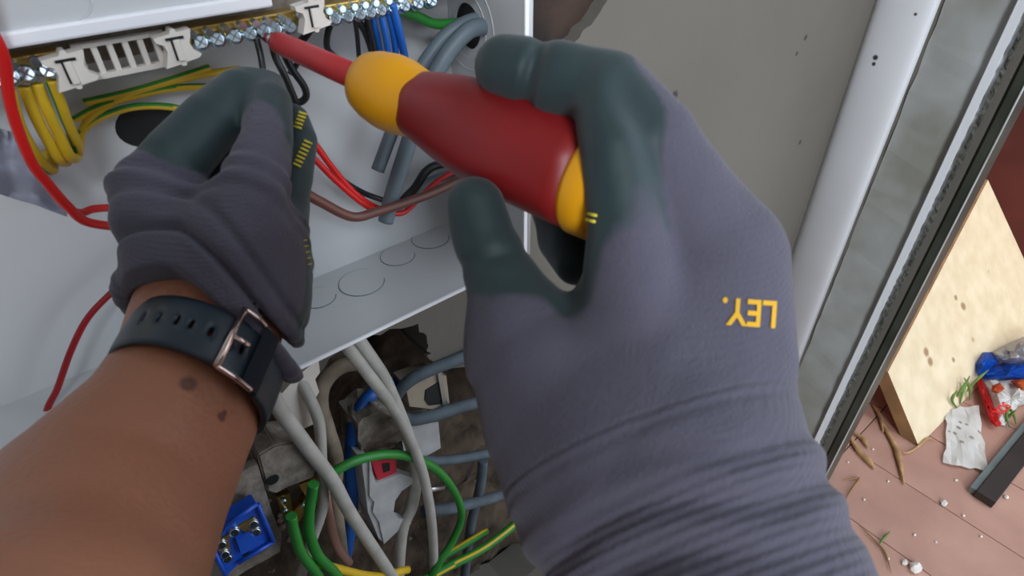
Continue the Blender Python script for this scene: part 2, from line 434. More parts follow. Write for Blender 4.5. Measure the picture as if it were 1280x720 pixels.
link('entry_grommet', bm, M_black, enc)
# right side with round cable hole
q = atx(584, 33, XR - T)
rect_with_holes((YF, ZB), (YB - .003, ZT), [ell((q.y, q.z), .0125, .0125)], lambda p: (XR - T, p[0], p[1]), Vector((T, 0, 0)), 'side_panel', M_box, enc)
bm = bmesh.new()
for rr_ in (.0175, .0245):
    tube(bm, [Vector((XR - T, q.y + rr_ * math.cos(t), q.z + rr_ * math.sin(t))) for t in [i / 40 * 2 * math.pi for i in range(41)]], .0004, n=6, curve=False)
link('knockout_ring', bm, M_box, enc)
bm = bmesh.new(); box(bm, (XL, YF, ZB), (XL + T, YB - .003, ZT)); link('side_panel', bm, M_box, enc)
bm = bmesh.new(); box(bm, (XL, YF, ZT), (XR, YB - .003, ZT + T)); link('top_panel', bm, M_box, enc)
bm = bmesh.new(); box(bm, (XL, YF, ZB - T), (XR, YB - .003, ZB)); link('bottom_panel', bm, M_box, enc)
bm = bmesh.new()
box(bm, (XL, YF - .0012, ZB - T), (XR, YF, ZB + .0006)); link('front_lip', bm, M_trim, enc)
bm = bmesh.new()
box(bm, (XR - T - .0002, YF - .0012, ZB), (XR + .0008, YF, ZT)); link('front_lip', bm, M_trim, enc)
# rounded outer corner return behind the right front edge
bm = bmesh.new(); cyl(bm, Vector((XR + .0035, YF + .004, ZB)), Vector((XR + .0035, YF + .004, ZT)), .0035, n=16); link('corner_return', bm, M_box, enc)
bm = bmesh.new(); cyl(bm, Vector((XR + .0022, q.y, q.z)), Vector((XR + .0028, q.y, q.z)), .016, n=28); link('entry_gland', bm, M_black, enc)
# pressed knockouts in the bottom
kn = [(398, 372, 22), (452, 353, 29), (497, 320, 22), (538, 298, 24)]
for (a, b, rp) in kn:
    r = rayv(a, b); c = V3(r / r[2] * (ZB - H)) + Vector((0, 0, H)); rr_ = rp * depth_of(c) / F * .95
    bm = bmesh.new()
    cyl(bm, Vector((c.x, c.y, ZB - .0002)), Vector((c.x, c.y, ZB + .0005)), rr_, n=32)
    k = link('knockout', bm, M_box, enc)
    bm = bmesh.new()
    tube(bm, [Vector((c.x + rr_ * 1.02 * math.cos(t), c.y + rr_ * 1.02 * math.sin(t), ZB + .0001)) for t in [i / 30 * 5.2 + 0.7 for i in range(31)]], .00035, n=6, curve=False)
    link('knockout_groove', bm, M_slate, enc)
# --- chassis cover at the top left
yc = 0.268
e0 = aty(0, 72, yc); e1 = aty(350, -2, yc)
zc = (e0.z + e1.z) / 2
cov = thing('chassis_cover', (0.03, yc, zc), 'flat pale grey cover plate above the terminal bar', 'cover plate')
bm = bmesh.new(); box(bm, (-.26, yc, zc + .004), (e1.x - .005, yc + .02, zc + .16), .0015); link('plate', bm, M_box, cov)
bm = bmesh.new(); box(bm, (-.26, yc - .002, zc), (e1.x - .004, yc + .022, zc + .0052), .001); link('bottom_lip', bm, M_trim, cov)
bm = bmesh.new(); q = aty(20, 12, yc)
tube(bm, [Vector((q.x + .022 * math.cos(t), yc - .0001, q.z + .009 * math.sin(t))) for t in [i / 40 * 2 * math.pi for i in range(41)]], .0004, n=6, curve=False)
link('knockout_ring', bm, M_box, cov)

# --- terminal bar
yt = 0.275
def tb(px, dz=0): # the bar runs level along x
    p = aty(px, 108 - 0.205 * px, yt); return p
zt = sum(aty(px, py, yt).z for px, py in [(40, 103), (252, 56), (312, 43), (433, 15), (503, 1)]) / 5
def xbar(px, py): return aty(px, py, yt).x
bar = thing('terminal_bar', (0.08, yt + .004, zt), 'long brass terminal bar with rows of shiny screws under the cover plate', 'terminal bar')
bm = bmesh.new(); box(bm, (-.1, yt + .002, zt - .0005), (xbar(90, 90), yt + .011, zt + .0055), .0006); link('brass_strip', bm, M_brass, bar)
bm = bmesh.new(); box(bm, (xbar(222, 60), yt + .002, zt - .0005), (.21, yt + .011, zt + .0055), .0006); link('brass_strip', bm, M_brass, bar)
# row of upper side screws / collars and the main screws
sbm = bmesh.new()
a = Vector((0, 0, 0)); nrm = Vector((-.12, -.92, .30)).normalized()
cyl(sbm, nrm * -.004, nrm * .0012, .0032, n=18); cyl(sbm, nrm * .0012, nrm * .0018, .0032, .0022, n=18)
u_ = nrm.orthogonal().normalized(); v_ = nrm.cross(u_)
scr_me = bpy.data.meshes.new('screw'); bmesh.ops.recalc_face_normals(sbm, faces=sbm.faces); sbm.to_mesh(scr_me); sbm.free(); scr_me.materials.append(M_zinc)
sbm = bmesh.new()
for (p, q_) in ((u_, v_), (v_, u_)):
    M4 = Matrix((( *p, 0), (*q_, 0), (*nrm, 0), (0, 0, 0, 1))).transposed()
    box(sbm, (-.0021, -.00035, .0016), (.0021, .00035, .00195), mtx=M4)
slot_me = bpy.data.meshes.new('slot'); sbm.to_mesh(slot_me); sbm.free(); slot_me.materials.append(M_slate)
sbm = bmesh.new(); cyl(sbm, Vector((0, -.0035, 0)), Vector((0, .003, 0)), .0015, n=14)
col_me = bpy.data.meshes.new('collar'); bmesh.ops.recalc_face_normals(sbm, faces=sbm.faces); sbm.to_mesh(col_me); sbm.free(); col_me.materials.append(M_zinc)
def addc(name, me, loc, parent):
    o = bpy.data.objects.new(name, me); COL.objects.link(o); o.location = loc; o.parent = parent
    o.matrix_parent_inverse = Matrix.Translation(parent.location).inverted() if parent.type == 'EMPTY' else Matrix.Identity(4)
    return o
for px, py in [(3, 112), (20, 107), (38, 102), (65, 97), (252, 57), (272, 52), (293, 47), (312, 43), (329, 39), (343, 35), (360, 30), (383, 26), (417, 19), (433, 15), (448, 12), (461, 9), (474, 5), (490, 3), (504, 0), (521, -3), (538, -7)]:
    p = aty(px, py, yt)
    so = addc('screw', scr_me, (p.x, yt, zt), bar)
    s2 = bpy.data.objects.new('slot', slot_me); COL.objects.link(s2); s2.parent = so
    if px > 240 or px < 70: addc('collar', col_me, (p.x - .0026, yt + .001, zt + .0038), bar)
# plastic clips and slotted carrier
def clip(px, py):
    c = aty(px, py, yt - .006)
    prof = [(-.010, .0065), (-.002, .0075), (-.001, .0095), (.001, .0095), (.0015, .0078), (.0085, .0085), (.0075, .0045), (.0062, .002), (.0072, -.002), (.0105, -.0045), (.009, -.0062),
            (.002, -.0072), (.0015, -.0088), (-.0005, -.0088), (-.001, -.0078), (-.0085, -.0088), (-.007, -.005), (-.0055, -.001), (-.0062, .0025), (-.0095, .004)]
    k = .74
    bm = bmesh.new(); prism(bm, [Vector((c.x + a_ * k, c.y - .001, c.z + b_ * k)) for a_, b_ in prof], Vector((0, .006, 0)))
    o = link('clip', bm, M_plas, bar)
    bm = bmesh.new(); box(bm, (c.x - .0035, c.y - .0016, c.z + .0034), (c.x + .0030, c.y - .0009, c.z + .0043)); box(bm, (c.x - .0019, c.y - .0013, c.z - .0042), (c.x - .0012, c.y - .0009, c.z + .0035))
    link('clip_slot', bm, M_black, bar)
    bm = bmesh.new(); box(bm, (c.x - .0012, c.y - .0022, c.z - .0045), (c.x + .0012, c.y - .0009, c.z + .0034), .0003); link('clip_tongue', bm, M_plas, bar)
clip(88, 88); clip(222, 60); clip(391, 20)
xa, xb = xbar(100, 85), xbar(212, 62)
bm = bmesh.new()
box(bm, (xa, yt, zt - .0065), (xb, yt + .003, zt - .0045)); box(bm, (xa, yt, zt + .005), (xb, yt + .003, zt + .0065))
for k in range(6):
    xx = xa + (xb - xa) * (k + .3) / 6; box(bm, (xx - .001, yt + .0005, zt - .0045), (xx + .001, yt + .003, zt + .005))
link('slotted_carrier', bm, M_plas, bar)
bm = bmesh.new(); box(bm, (-.1, yt + .014, zt - .004), (.21, yt + .03, zt + .012), .001); link('carrier_rail', bm, M_dustpl, bar)

# ================================================================ WIRES IN THE ENCLOSURE
yw = 0.30
LOOSE = 'loose wires inside the enclosure'
cable('wire', [(-90, -190, .250), (-50, -60, .256), (-20, 20, .260), (4, 70, .262), (14, 135, .265), (38, 200, .268), (62, 232, .27), (85, 258, .272), (108, 277, .275), (150, 284, .28)], yw, 6.5, M_red, 'thick red wire looping down past the yellow wires into the left glove', 'wire')
cable('wire', [(60, 232, .276), (80, 256, .278), (100, 266, .28), (118, 261, .285), (150, 259, .29)], yw, 5, M_red, 'short red wire branching beside the thick red loop', 'wire')
cable('wire', [(200, 310), (172, 338), (135, 370), (108, 400), (88, 440), (72, 485), (58, 518), (62, 570), (90, 640)], yw, 4, M_dred, 'dark red wire curving down the back panel under the left glove', 'wire')
cable('wire', [(370, 150), (392, 178), (412, 205), (440, 238), (468, 258), (500, 267), (522, 250), (545, 228), (575, 210)], .292, 3.6, M_red, 'upper red wire running from the left glove to the right', 'wire')
cable('wire', [(370, 180), (390, 196), (420, 226), (450, 252), (470, 264)], .288, 4, M_red, 'lower red wire between left glove and brown wire', 'wire')
cable('wire', [(350, 222), (368, 233), (400, 252), (440, 271), (470, 265), (505, 254), (540, 241), (580, 222)], .278, 6, M_brown, 'brown wire sagging between both gloves', 'wire')
cable('wire', [(375, 155), (400, 188), (425, 222), (452, 240), (478, 250)], .302, 3.8, M_black, 'black wire behind the red wires right of the left glove', 'wire')
cable('wire', [(500, 254), (518, 236), (532, 215), (548, 206), (580, 203)], .30, 5.5, M_black, 'black wire bending behind the right thumb', 'wire')
cable('wire', [(495, 262), (515, 240), (540, 226), (575, 214)], .305, 6, M_slate, 'grey flat wire beside the black bend', 'wire')
# cut grey cables from the side hole
cable('cable', [(610, 22, .292), (584, 28, .288), (556, 46, .29), (530, 80, .292), (508, 120, .295), (490, 165, .295), (472, 213, .295)], yw, 9, M_slate, 'slate grey cable cut off short above the longer one', 'cable')
cable('cable', [(612, 34, .285), (590, 36, .281), (568, 56, .282), (546, 90, .283), (524, 140, .285), (504, 200, .286), (490, 245, .286), (482, 277, .286)], yw, 10.5, M_slate, 'longer slate grey cable from the side hole, cut end near brown wire', 'cable')
# blue, black, green wires from the bar
for k, (P, m, lab, rp) in enumerate([
    ([(462, 10, .276), (470, 40, .28), (480, 90, .29), (484, 120, .3)], M_blue, 'leftmost of the blue wires under the terminal bar', 4),
    ([(474, 8, .276), (482, 45, .276), (489, 90, .282), (490, 120, .29)], M_blue, 'second blue wire from left under the terminal bar', 4),
    ([(484, 8, .278), (492, 45, .278), (497, 90, .286), (500, 120, .295)], M_blue, 'third blue wire from left under the terminal bar', 4),
    ([(490, 4, .274), (499, 40, .275), (507, 78, .282), (512, 120, .29)], M_blue, 'rightmost thick blue wire under the terminal bar', 5)]):
    cable('wire', P, .28, rp, m, lab, 'wire', 'blue wires hanging from the terminal bar')
for P, lab, rp in [
    ([(417, 22, .276), (410, 40, .28), (409, 60, .284), (420, 72, .29), (436, 86, .3)], 'black wire bending at the third clip of the bar', 4),
    ([(443, 20, .276), (447, 50, .282), (450, 95, .295)], 'straight thin black wire behind the screwdriver shaft', 3),
    ([(433, 16, .276), (452, 32, .28), (464, 60, .284), (474, 100, .292)], 'black wire beside the blue wires', 4.5),
    ([(456, 12, .276), (464, 45, .279), (470, 75, .283), (476, 110, .29)], 'dark wire touching the leftmost blue wire', 4),
    ([(395, 24, .276), (382, 45, .28), (368, 60, .29)], 'short dark wire left of third clip', 5),
    ([(320, 46, .274), (326, 70, .272), (330, 98, .268)], 'black wire entering bar above left fingertips', 4),
    ([(338, 42, .274), (344, 70, .272), (356, 95, .27), (370, 128, .272)], 'black wire running over the left thumb tip', 4.5),
    ([(352, 60, .276), (364, 85, .276), (380, 108, .277), (382, 122, .278), (370, 128, .28), (354, 112, .28)], 'black wire looped right of the left thumb', 4.5),
    ([(362, 55, .282), (371, 78, .284), (362, 92, .286)], 'thin black wire behind the red shaft tip', 3.5)]:
    cable('wire', P, .28, rp, M_black, lab, 'wire', 'black wires hanging from the terminal bar')
cable('wire', [(490, 10, .285), (520, 20, .29), (545, 30, .293), (575, 28, .295)], .29, 6, M_green, 'dark green wire leading from bar to the side hole', 'wire')
# yellow green earth wires on the left
for k, P in enumerate([
    [(12, 112, .276), (22, 150, .276), (36, 180, .278), (52, 203, .28), (66, 212, .285), (60, 190, .296)],
    [(30, 108, .276), (42, 140, .276), (58, 172, .278), (74, 198, .28), (84, 200, .288), (76, 170, .297)],
    [(46, 104, .276), (58, 135, .276), (72, 165, .278), (88, 196, .28), (96, 192, .29), (88, 160, .298)],
    [(64, 100, .276), (74, 125, .277), (84, 152, .28), (95, 178, .284), (97, 195, .29)]]):
    cable('wire', P, .28, 6.5, [M_yel, M_green], ['leftmost yellow green earth wire beside the thick red wire', 'second earth wire from the left under the bar', 'third earth wire from the left under the bar', 'rightmost earth wire below the first clip'][k], 'wire', 'yellow and green earth wires', stripe=(0, 1, 2) if k in (0, 3) else (6,))
for k, P in enumerate([
    [(100, 190), (104, 160), (130, 134), (180, 112), (240, 96), (300, 86)],
    [(96, 170), (120, 150), (165, 134), (215, 134), (250, 146)],
    [(92, 150), (118, 136), (160, 122), (220, 110), (290, 108)],
    [(104, 128), (150, 118), (200, 104), (262, 84)]]):
    cable('wire', P, .309, 4.5, [M_yel, M_green], ['longest yellow wire lying on the back panel above the left hand', 'yellow wire arched over the dark oval entry', 'middle yellow wire on the back panel', 'yellow wire close behind the slotted carrier'][k], 'wire', 'yellow wires on the back panel', stripe=(2, 3) if k != 1 else (0, 1, 2, 3))
# foil tape hanging at the left
def sheet(name, rows, m, thick=.0008, parent=None, yy=None):
    bm = bmesh.new(); grid = [[bm.verts.new(p) for p in row] for row in rows]
    for i in range(len(grid) - 1):
        for j in range(len(grid[0]) - 1):
            f_ = bm.faces.new((grid[i][j], grid[i][j + 1], grid[i + 1][j + 1], grid[i + 1][j])); f_.smooth = True
    r = bmesh.ops.solidify(bm, geom=bm.faces[:], thickness=thick)
    return link(name, bm, m, parent)
rows = []
edge_top = [(-30, 150), (0, 160), (28, 172), (46, 200), (66, 226), (82, 246)]
edge_bot = [(-30, 235), (0, 243), (22, 250), (44, 256), (64, 264), (84, 271)]
for i in range(9):
    t = i / 8; row = []
    for a_, b_ in zip(catmull([Vector((*p, 0)) for p in edge_top], 3), catmull([Vector((*p, 0)) for p in edge_bot], 3)):
        q = a_.lerp(b_, t); row.append(aty(q.x, q.y, .29 + .006 * math.sin(t * 7 + q.x * .05) + .004 * math.sin(q.x * .11)))
    rows.append(row)
tag(sheet('cable_tape', rows, M_tape), 'crumpled silver grey tape end behind the thick red wire', 'tape')

# ================================================================ CAVITY CONTENTS
yq = 0.305
GC = 'pale grey cables below the enclosure'
cable('cable', [(428, 424, .31), (436, 436, .30), (462, 470, .296), (490, 508, .292), (512, 548, .288), (528, 590, .286), (538, 640, .285), (542, 690, .285), (543, 760, .285)], yq, 7, M_greyc, 'pale grey cable hanging straightest from the box bottom edge', 'cable', GC)
cable('cable', [(444, 420, .315), (458, 440, .31), (478, 470, .305), (492, 500, .302), (510, 545, .30), (520, 585, .30), (516, 630, .30), (502, 670, .298), (497, 760, .295)], yq, 8, M_greyc, 'pale grey cable crossing behind the other and bending left', 'cable', GC)
cable('cable', [(338, 490, .28), (352, 515, .28), (385, 560, .28), (415, 600, .28), (434, 635, .278), (455, 668, .278), (500, 735, .276)], yq, 9, M_greyc, 'thick pale grey cable running down from the strap end', 'cable', GC)
cable('cable', [(372, 470, .31), (388, 500, .30), (399, 530, .296), (402, 575, .292), (404, 630, .288), (390, 675, .285), (370, 740, .28)], yq, 7, M_greyc, 'thinner grey cable left of the brown conduit', 'cable', GC)
cable('cable', [(492, 478, .34), (468, 490, .33), (448, 515, .325), (440, 550, .322), (438, 590, .32), (440, 640, .318), (432, 700, .316)], yq, 8, M_blue, 'blue cable rising beside the dusty block', 'cable')
cable('cable', [(384, 668, .292), (387, 640, .292), (396, 612, .292), (415, 592, .292), (450, 574, .292), (495, 568, .291), (535, 580, .290), (562, 605, .288), (577, 640, .286), (568, 672, .284), (548, 705, .280), (530, 740, .276)], yq, 5.5, [M_green], 'green wire making the wide arc over the grey housing', 'wire')
cable('cable', [(654, 645, .30), (632, 665, .295), (600, 688, .29), (565, 706, .285), (530, 725, .28)], yq, 5.5, [M_green, M_yel], 'straight green wire pointing to the right glove cuff', 'wire', stripe=(3,))
cable('cable', [(608, 664, .31), (590, 675, .305), (565, 690, .30), (540, 705, .295)], yq, 4.5, [M_yel, M_green], 'short yellow wire with bare end by the straight green wire', 'wire', stripe=(0, 1, 2, 3))
cable('cable', [(364, 645, .27), (368, 665, .27), (376, 690, .268), (392, 712, .266), (415, 745, .264)], yq, 6.5, [M_green], 'left green wire below the dirty socket', 'wire')
cable('cable', [(392, 605, .272), (387, 635, .272), (387, 665, .27), (398, 695, .268), (420, 718, .266), (440, 750, .264)], yq, 6.5, [M_green, M_yel], 'green wire with yellow stripe right of the left green wire', 'wire', stripe=(5,))
cable('cable', [(395, 702, .27), (425, 712, .272), (470, 720, .275), (510, 712, .28)], yq, 5, [M_yel], 'yellow wire lying along the bottom edge of the picture', 'wire')
M_slate2 = mat('dusty_slate_sheath', px2((84, 96, 106)), .7, var=.2, vscale=60)
SL = 'slate grey cables crossing the broken wall'
for P, rp, lab in [([(488, 505, .33), (505, 482, .322), (530, 466, .318), (575, 448, .315), (640, 420, .312)], 8, 'uppermost slate cable crossing below the dark hole'),
                   ([(492, 510, .335), (510, 524, .325), (540, 520, .318), (585, 506, .315), (640, 495, .312)], 8, 'second slate cable from the top, under the old back box'),
                   ([(500, 566, .325), (530, 576, .318), (570, 574, .316), (612, 566, .314)], 6, 'third slate cable ending right of the grey housing'),
                   ([(530, 640, .31), (560, 636, .31), (595, 628, .312), (630, 618, .315)], 7, 'lowest slate cable behind the green arc'),
                   ([(604, 575, .32), (600, 610, .32), (590, 650, .318), (583, 700, .315), (578, 760, .31)], 6, 'upright slate cable behind the green arc')]:
    cable('cable', P, .31, rp, M_slate2, lab, 'cable', SL)
cable('conduit', [(452, 452, .325), (425, 458, .32), (405, 478, .318), (400, 505, .316), (410, 540, .314), (420, 575, .312), (418, 620, .31), (426, 690, .305), (432, 760, .3)], yq, 10, M_dusty, 'dusty brown conduit arched at the left of the dark hole', 'conduit')
cable('cable', [(404, 600, .305), (410, 640, .30), (420, 680, .295), (436, 704, .29)], yq, 6, mat('pink_dusty', px2((150, 112, 100)), .8), 'dusty pink cable between the grey cables', 'cable')
cable('cable', [(300, 640, .285), (318, 612, .29), (335, 575, .295), (330, 540, .3)], yq, 7, M_dusty, 'short dusty cable beside the forearm above the blue block', 'cable')

def slab(bm, P, y, th, mi=0):
    prism(bm, [aty(a_, b_, y) for a_, b_ in P], Vector((0, th, 0)), mi)
def cbox(bm, c, sx, sy, sz, rot, bev=.001, mi=0):
    M4 = Matrix.Translation(c) @ rot
    box(bm, (-sx / 2, -sy / 2, -sz / 2), (sx / 2, sy / 2, sz / 2), bev, M4, mi)
# broken white plaster chip under the box
bm = bmesh.new(); slab(bm, [(372, 470), (398, 448), (400, 466), (394, 474), (399, 490), (390, 505), (392, 530), (372, 540), (352, 528), (345, 500)], .305, .012)
tag(link('plaster_chunk', bm, M_plas), 'broken pale plaster chunk hanging beneath the box edge beside cuff', 'plaster')
# dusty block
bm = bmesh.new(); slab(bm, [(446, 530), (470, 512), (500, 522), (506, 548), (492, 560), (450, 566)], .312, .03)
bmesh.ops.subdivide_edges(bm, edges=bm.edges[:], cuts=3, use_grid_fill=True)
for v in bm.verts: v.co += Vector([random.uniform(-.0015, .0015) for _ in range(3)])
tag(link('mortar_lump', bm, M_dustpl), 'dusty grey mortar lump between blue cable and grey housing', 'mortar')
# grey socket housing with curved notch and red insert
hs = thing('socket_housing', aty(505, 620, .30), 'grey plastic housing with round notch and red insert behind the grey cables', 'socket housing')
arc = [(528, 602), (514, 606), (502, 614), (494, 626), (492, 640), (498, 648), (508, 650)]
bm = bmesh.new(); slab(bm, [(462, 578), (470, 604), (500, 592), (514, 597), (526, 600)] + arc + [(506, 656), (480, 680), (474, 652), (466, 640), (468, 628), (462, 620)], .298, .008)
link('body', bm, M_hous, hs)
bm = bmesh.new(); slab(bm, [(452, 576), (463, 575), (472, 625), (480, 679), (474, 674), (460, 640)], .300, .02); link('side_wall', bm, M_hous, hs)
bm = bmesh.new(); slab(bm, [(464, 577), (494, 574), (496, 590), (474, 605)], .300, .008); link('red_insert', bm, M_redpl, hs)['label'] = 'red insert'
bm = bmesh.new(); slab(bm, [(478, 580), (487, 579), (488, 588), (480, 591)], .2992, .002); link('insert_slot', bm, M_black, hs)
bm = bmesh.new(); slab(bm, [(500, 532), (548, 528), (551, 560), (530, 572), (505, 566)], .322, .02); link('rear_plate', bm, M_hous, hs)
bm = bmesh.new(); cyl(bm, aty(532, 613, .305), aty(554, 609, .305), .0028, n=14); link('metal_pin', bm, M_steel, hs)
# old back box on the right
bb = thing('back_box', aty(530, 495, .32), 'broken beige back box with dark opening below the dark hole', 'back box')
bm = bmesh.new(); slab(bm, [(507, 482), (545, 468), (558, 470), (562, 505), (545, 512), (512, 508)], .322, .02); link('body', bm, M_wall2, bb)
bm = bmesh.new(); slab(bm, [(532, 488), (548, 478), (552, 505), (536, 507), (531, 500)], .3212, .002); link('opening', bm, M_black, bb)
bm = bmesh.new(); slab(bm, [(547, 466), (552, 466), (560, 506), (554, 507)], .3195, .004); link('metal_strip', bm, M_steel, bb)
# dirty socket with terminals
ds = thing('old_socket', aty(358, 600, .285), 'dirty grey broken socket body with brass terminals above the green wires', 'socket')
bm = bmesh.new(); slab(bm, [(322, 570), (345, 556), (378, 552), (398, 580), (392, 598), (362, 606), (345, 618), (334, 614)], .284, .025)
bmesh.ops.bevel(bm, geom=bm.edges[:], offset=.0012, segments=2, affect='EDGES'); link('body', bm, M_dustpl, ds)
bm = bmesh.new(); q = aty(341, 600, .2835); cyl(bm, q, q + Vector((0, .002, 0)), .0042, n=18); link('screw_hole', bm, M_black, ds)
for pts in ([(346, 622), (362, 616), (366, 640), (356, 648)], [(374, 606), (394, 598), (396, 615), (382, 620)], [(366, 640), (384, 622), (386, 634), (374, 652), (362, 655)]):
    bm = bmesh.new(); slab(bm, pts, .286, .006); link('brass_terminal', bm, M_brass, ds)
for (a_, b_) in ((354, 624), (390, 605), (378, 630), (356, 636)):
    q = aty(a_, b_, .284); addc('screw', col_me, q, ds)
# blue terminal block
bl = thing('terminal_block', aty(305, 675, .27), 'bright blue terminal block with screws beside the forearm', 'terminal block')
ybl = .268
def q3(a_, b_, y_=ybl): return aty(a_, b_, y_)
bm = bmesh.new(); slab(bm, [(280, 660), (322, 632), (342, 676), (300, 702), (282, 722), (264, 694)], ybl, .012)
bmesh.ops.bevel(bm, geom=bm.edges[:], offset=.0008, segments=2, affect='EDGES'); link('body', bm, M_bluebl, bl)
for seg in ([(280, 658), (322, 630)], [(322, 630), (342, 677)], [(342, 677), (298, 704)], [(268, 690), (284, 724)]):
    bm = bmesh.new(); a_, b_ = q3(*seg[0], ybl - .002), q3(*seg[1], ybl - .002); cyl(bm, a_, b_, .0014, n=8); link('rim', bm, M_bluebl, bl)
for pts in ([(298, 658), (318, 646), (326, 664), (312, 672), (304, 664)], [(270, 678), (286, 668), (288, 690), (276, 696)]):
    bm = bmesh.new(); slab(bm, pts, ybl - .0012, .003); link('brass_terminal', bm, M_brass, bl)
for (a_, b_) in ((293, 664), (317, 654), (320, 664), (277, 680), (281, 692), (284, 697)):
    o = addc('screw', scr_me, q3(a_, b_, ybl - .0015), bl)
bm = bmesh.new(); q = q3(307, 691, ybl - .0004); cyl(bm, q, q + Vector((0, .001, 0)), .0026, n=14); link('wire_hole', bm, M_black, bl)
bm = bmesh.new(); slab(bm, [(296, 676), (313, 668), (330, 678), (302, 694)], ybl - .004, .004); link('cover_tab', bm, M_bluebl, bl)
# old white faceplate behind the blue block
bm = bmesh.new(); slab(bm, [(300, 590), (322, 580), (340, 640), (352, 668), (350, 690), (310, 712), (282, 730), (268, 650)], .284, .006)
tag(link('old_faceplate', bm, M_dustpl), 'grimy white faceplate edge behind the blue terminal block', 'faceplate')
# rubble lumps
bm = bmesh.new()
for k in range(260):
    px_, py_ = random.uniform(330, 720), random.uniform(600, 760)
    c = aty(px_, py_, random.uniform(.372, .385)); s_ = random.uniform(.001, .0045)
    r = bmesh.ops.create_icosphere(bm, subdivisions=1, radius=s_)
    for v in r['verts']: v.co = Vector((v.co.x * random.uniform(.7, 1.3), v.co.y, v.co.z * random.uniform(.6, 1))) + c
o = link('mortar_crumbs', bm, M_dusty); tag(o, 'crumbs of mortar and grit lying in the broken wall', 'rubble'); o['kind'] = 'stuff'

# ================================================================ SCREWDRIVER
tip = atd(345, 52, .252); c0 = atd(452, 108, .226); c1 = atd(538, 150, .2085); end = atd(768, 240, .176)
ax = (end - tip).normalized()
sd = thing('screwdriver', c1, 'red and yellow insulated screwdriver held in the right glove', 'screwdriver')
def lathe(name, prof, m, parent, axis0, axis, n=48, lobes=0):
    u_ = axis.orthogonal().normalized(); v_ = axis.cross(u_); bm = bmesh.new(); rings = []
    for t, r in prof:
        rings.append([bm.verts.new(axis0 + axis * t + (u_ * math.cos(a) + v_ * math.sin(a)) * r * (1 - (lobes * (0.5 + .5 * math.cos(6 * a)) if 1 else 0))) for a in [i / n * 2 * math.pi for i in range(n)]])
    for a_, b_ in zip(rings[:-1], rings[1:]):
        for i in range(n): bm.faces.new((a_[i], a_[(i + 1) % n], b_[(i + 1) % n], b_[i]))
    bm.faces.new(rings[0][::-1]); bm.faces.new(rings[-1])
    return link(name, bm, m, parent, smooth=True)
LT = (c0 - tip).length; L1 = (c1 - tip).length; LE = (end - tip).length
lathe('shaft', [(-.006, .0022), (0, .0024), (.0008, .0042), (.004, .0046), (LT * .5, .0048), (LT + .01, .005)], M_hred, sd, tip, ax)
lathe('blade', [(-.012, .0018), (-.002, .0024)], M_steel, sd, tip, ax, 16)
# collar: flared guard then narrowing into the grip
lathe('collar', [(LT - .001, .0060), (LT, .0088), (LT + .002, .0112), (LT + .007, .0128), (LT + .014, .0138), (LT + .020, .0136), (LT + .026, .0124), (LT + .031, .0118), (LT + .034, .0118)], M_hyel, sd, tip, ax)
lathe('grip', [(LT + .029, .0118), (LT + .032, .0126), (LT + .038, .0138), (LT + .046, .0154), (LT + .058, .0170), (LE - .035, .0174), (LE - .016, .0170), (LE - .010, .0166), (LE - .009, .012)], M_hdred, sd, tip, ax, lobes=.03)
lathe('end_cap', [(LE - .010, .0158), (LE - .008, .0168), (LE - .002, .0164), (LE + .003, .0140), (LE + .006, .009), (LE + .0068, .003)], M_hyel, sd, tip, ax)
# printed marks on the yellow collar
node_mark(M_hyel, [(tuple(atd(518, 99, .1965)), .0016), (tuple(atd(510, 101, .1975)), .0014), (tuple(atd(527, 106, .1955)), .0012)], px2((96, 70, 20)))

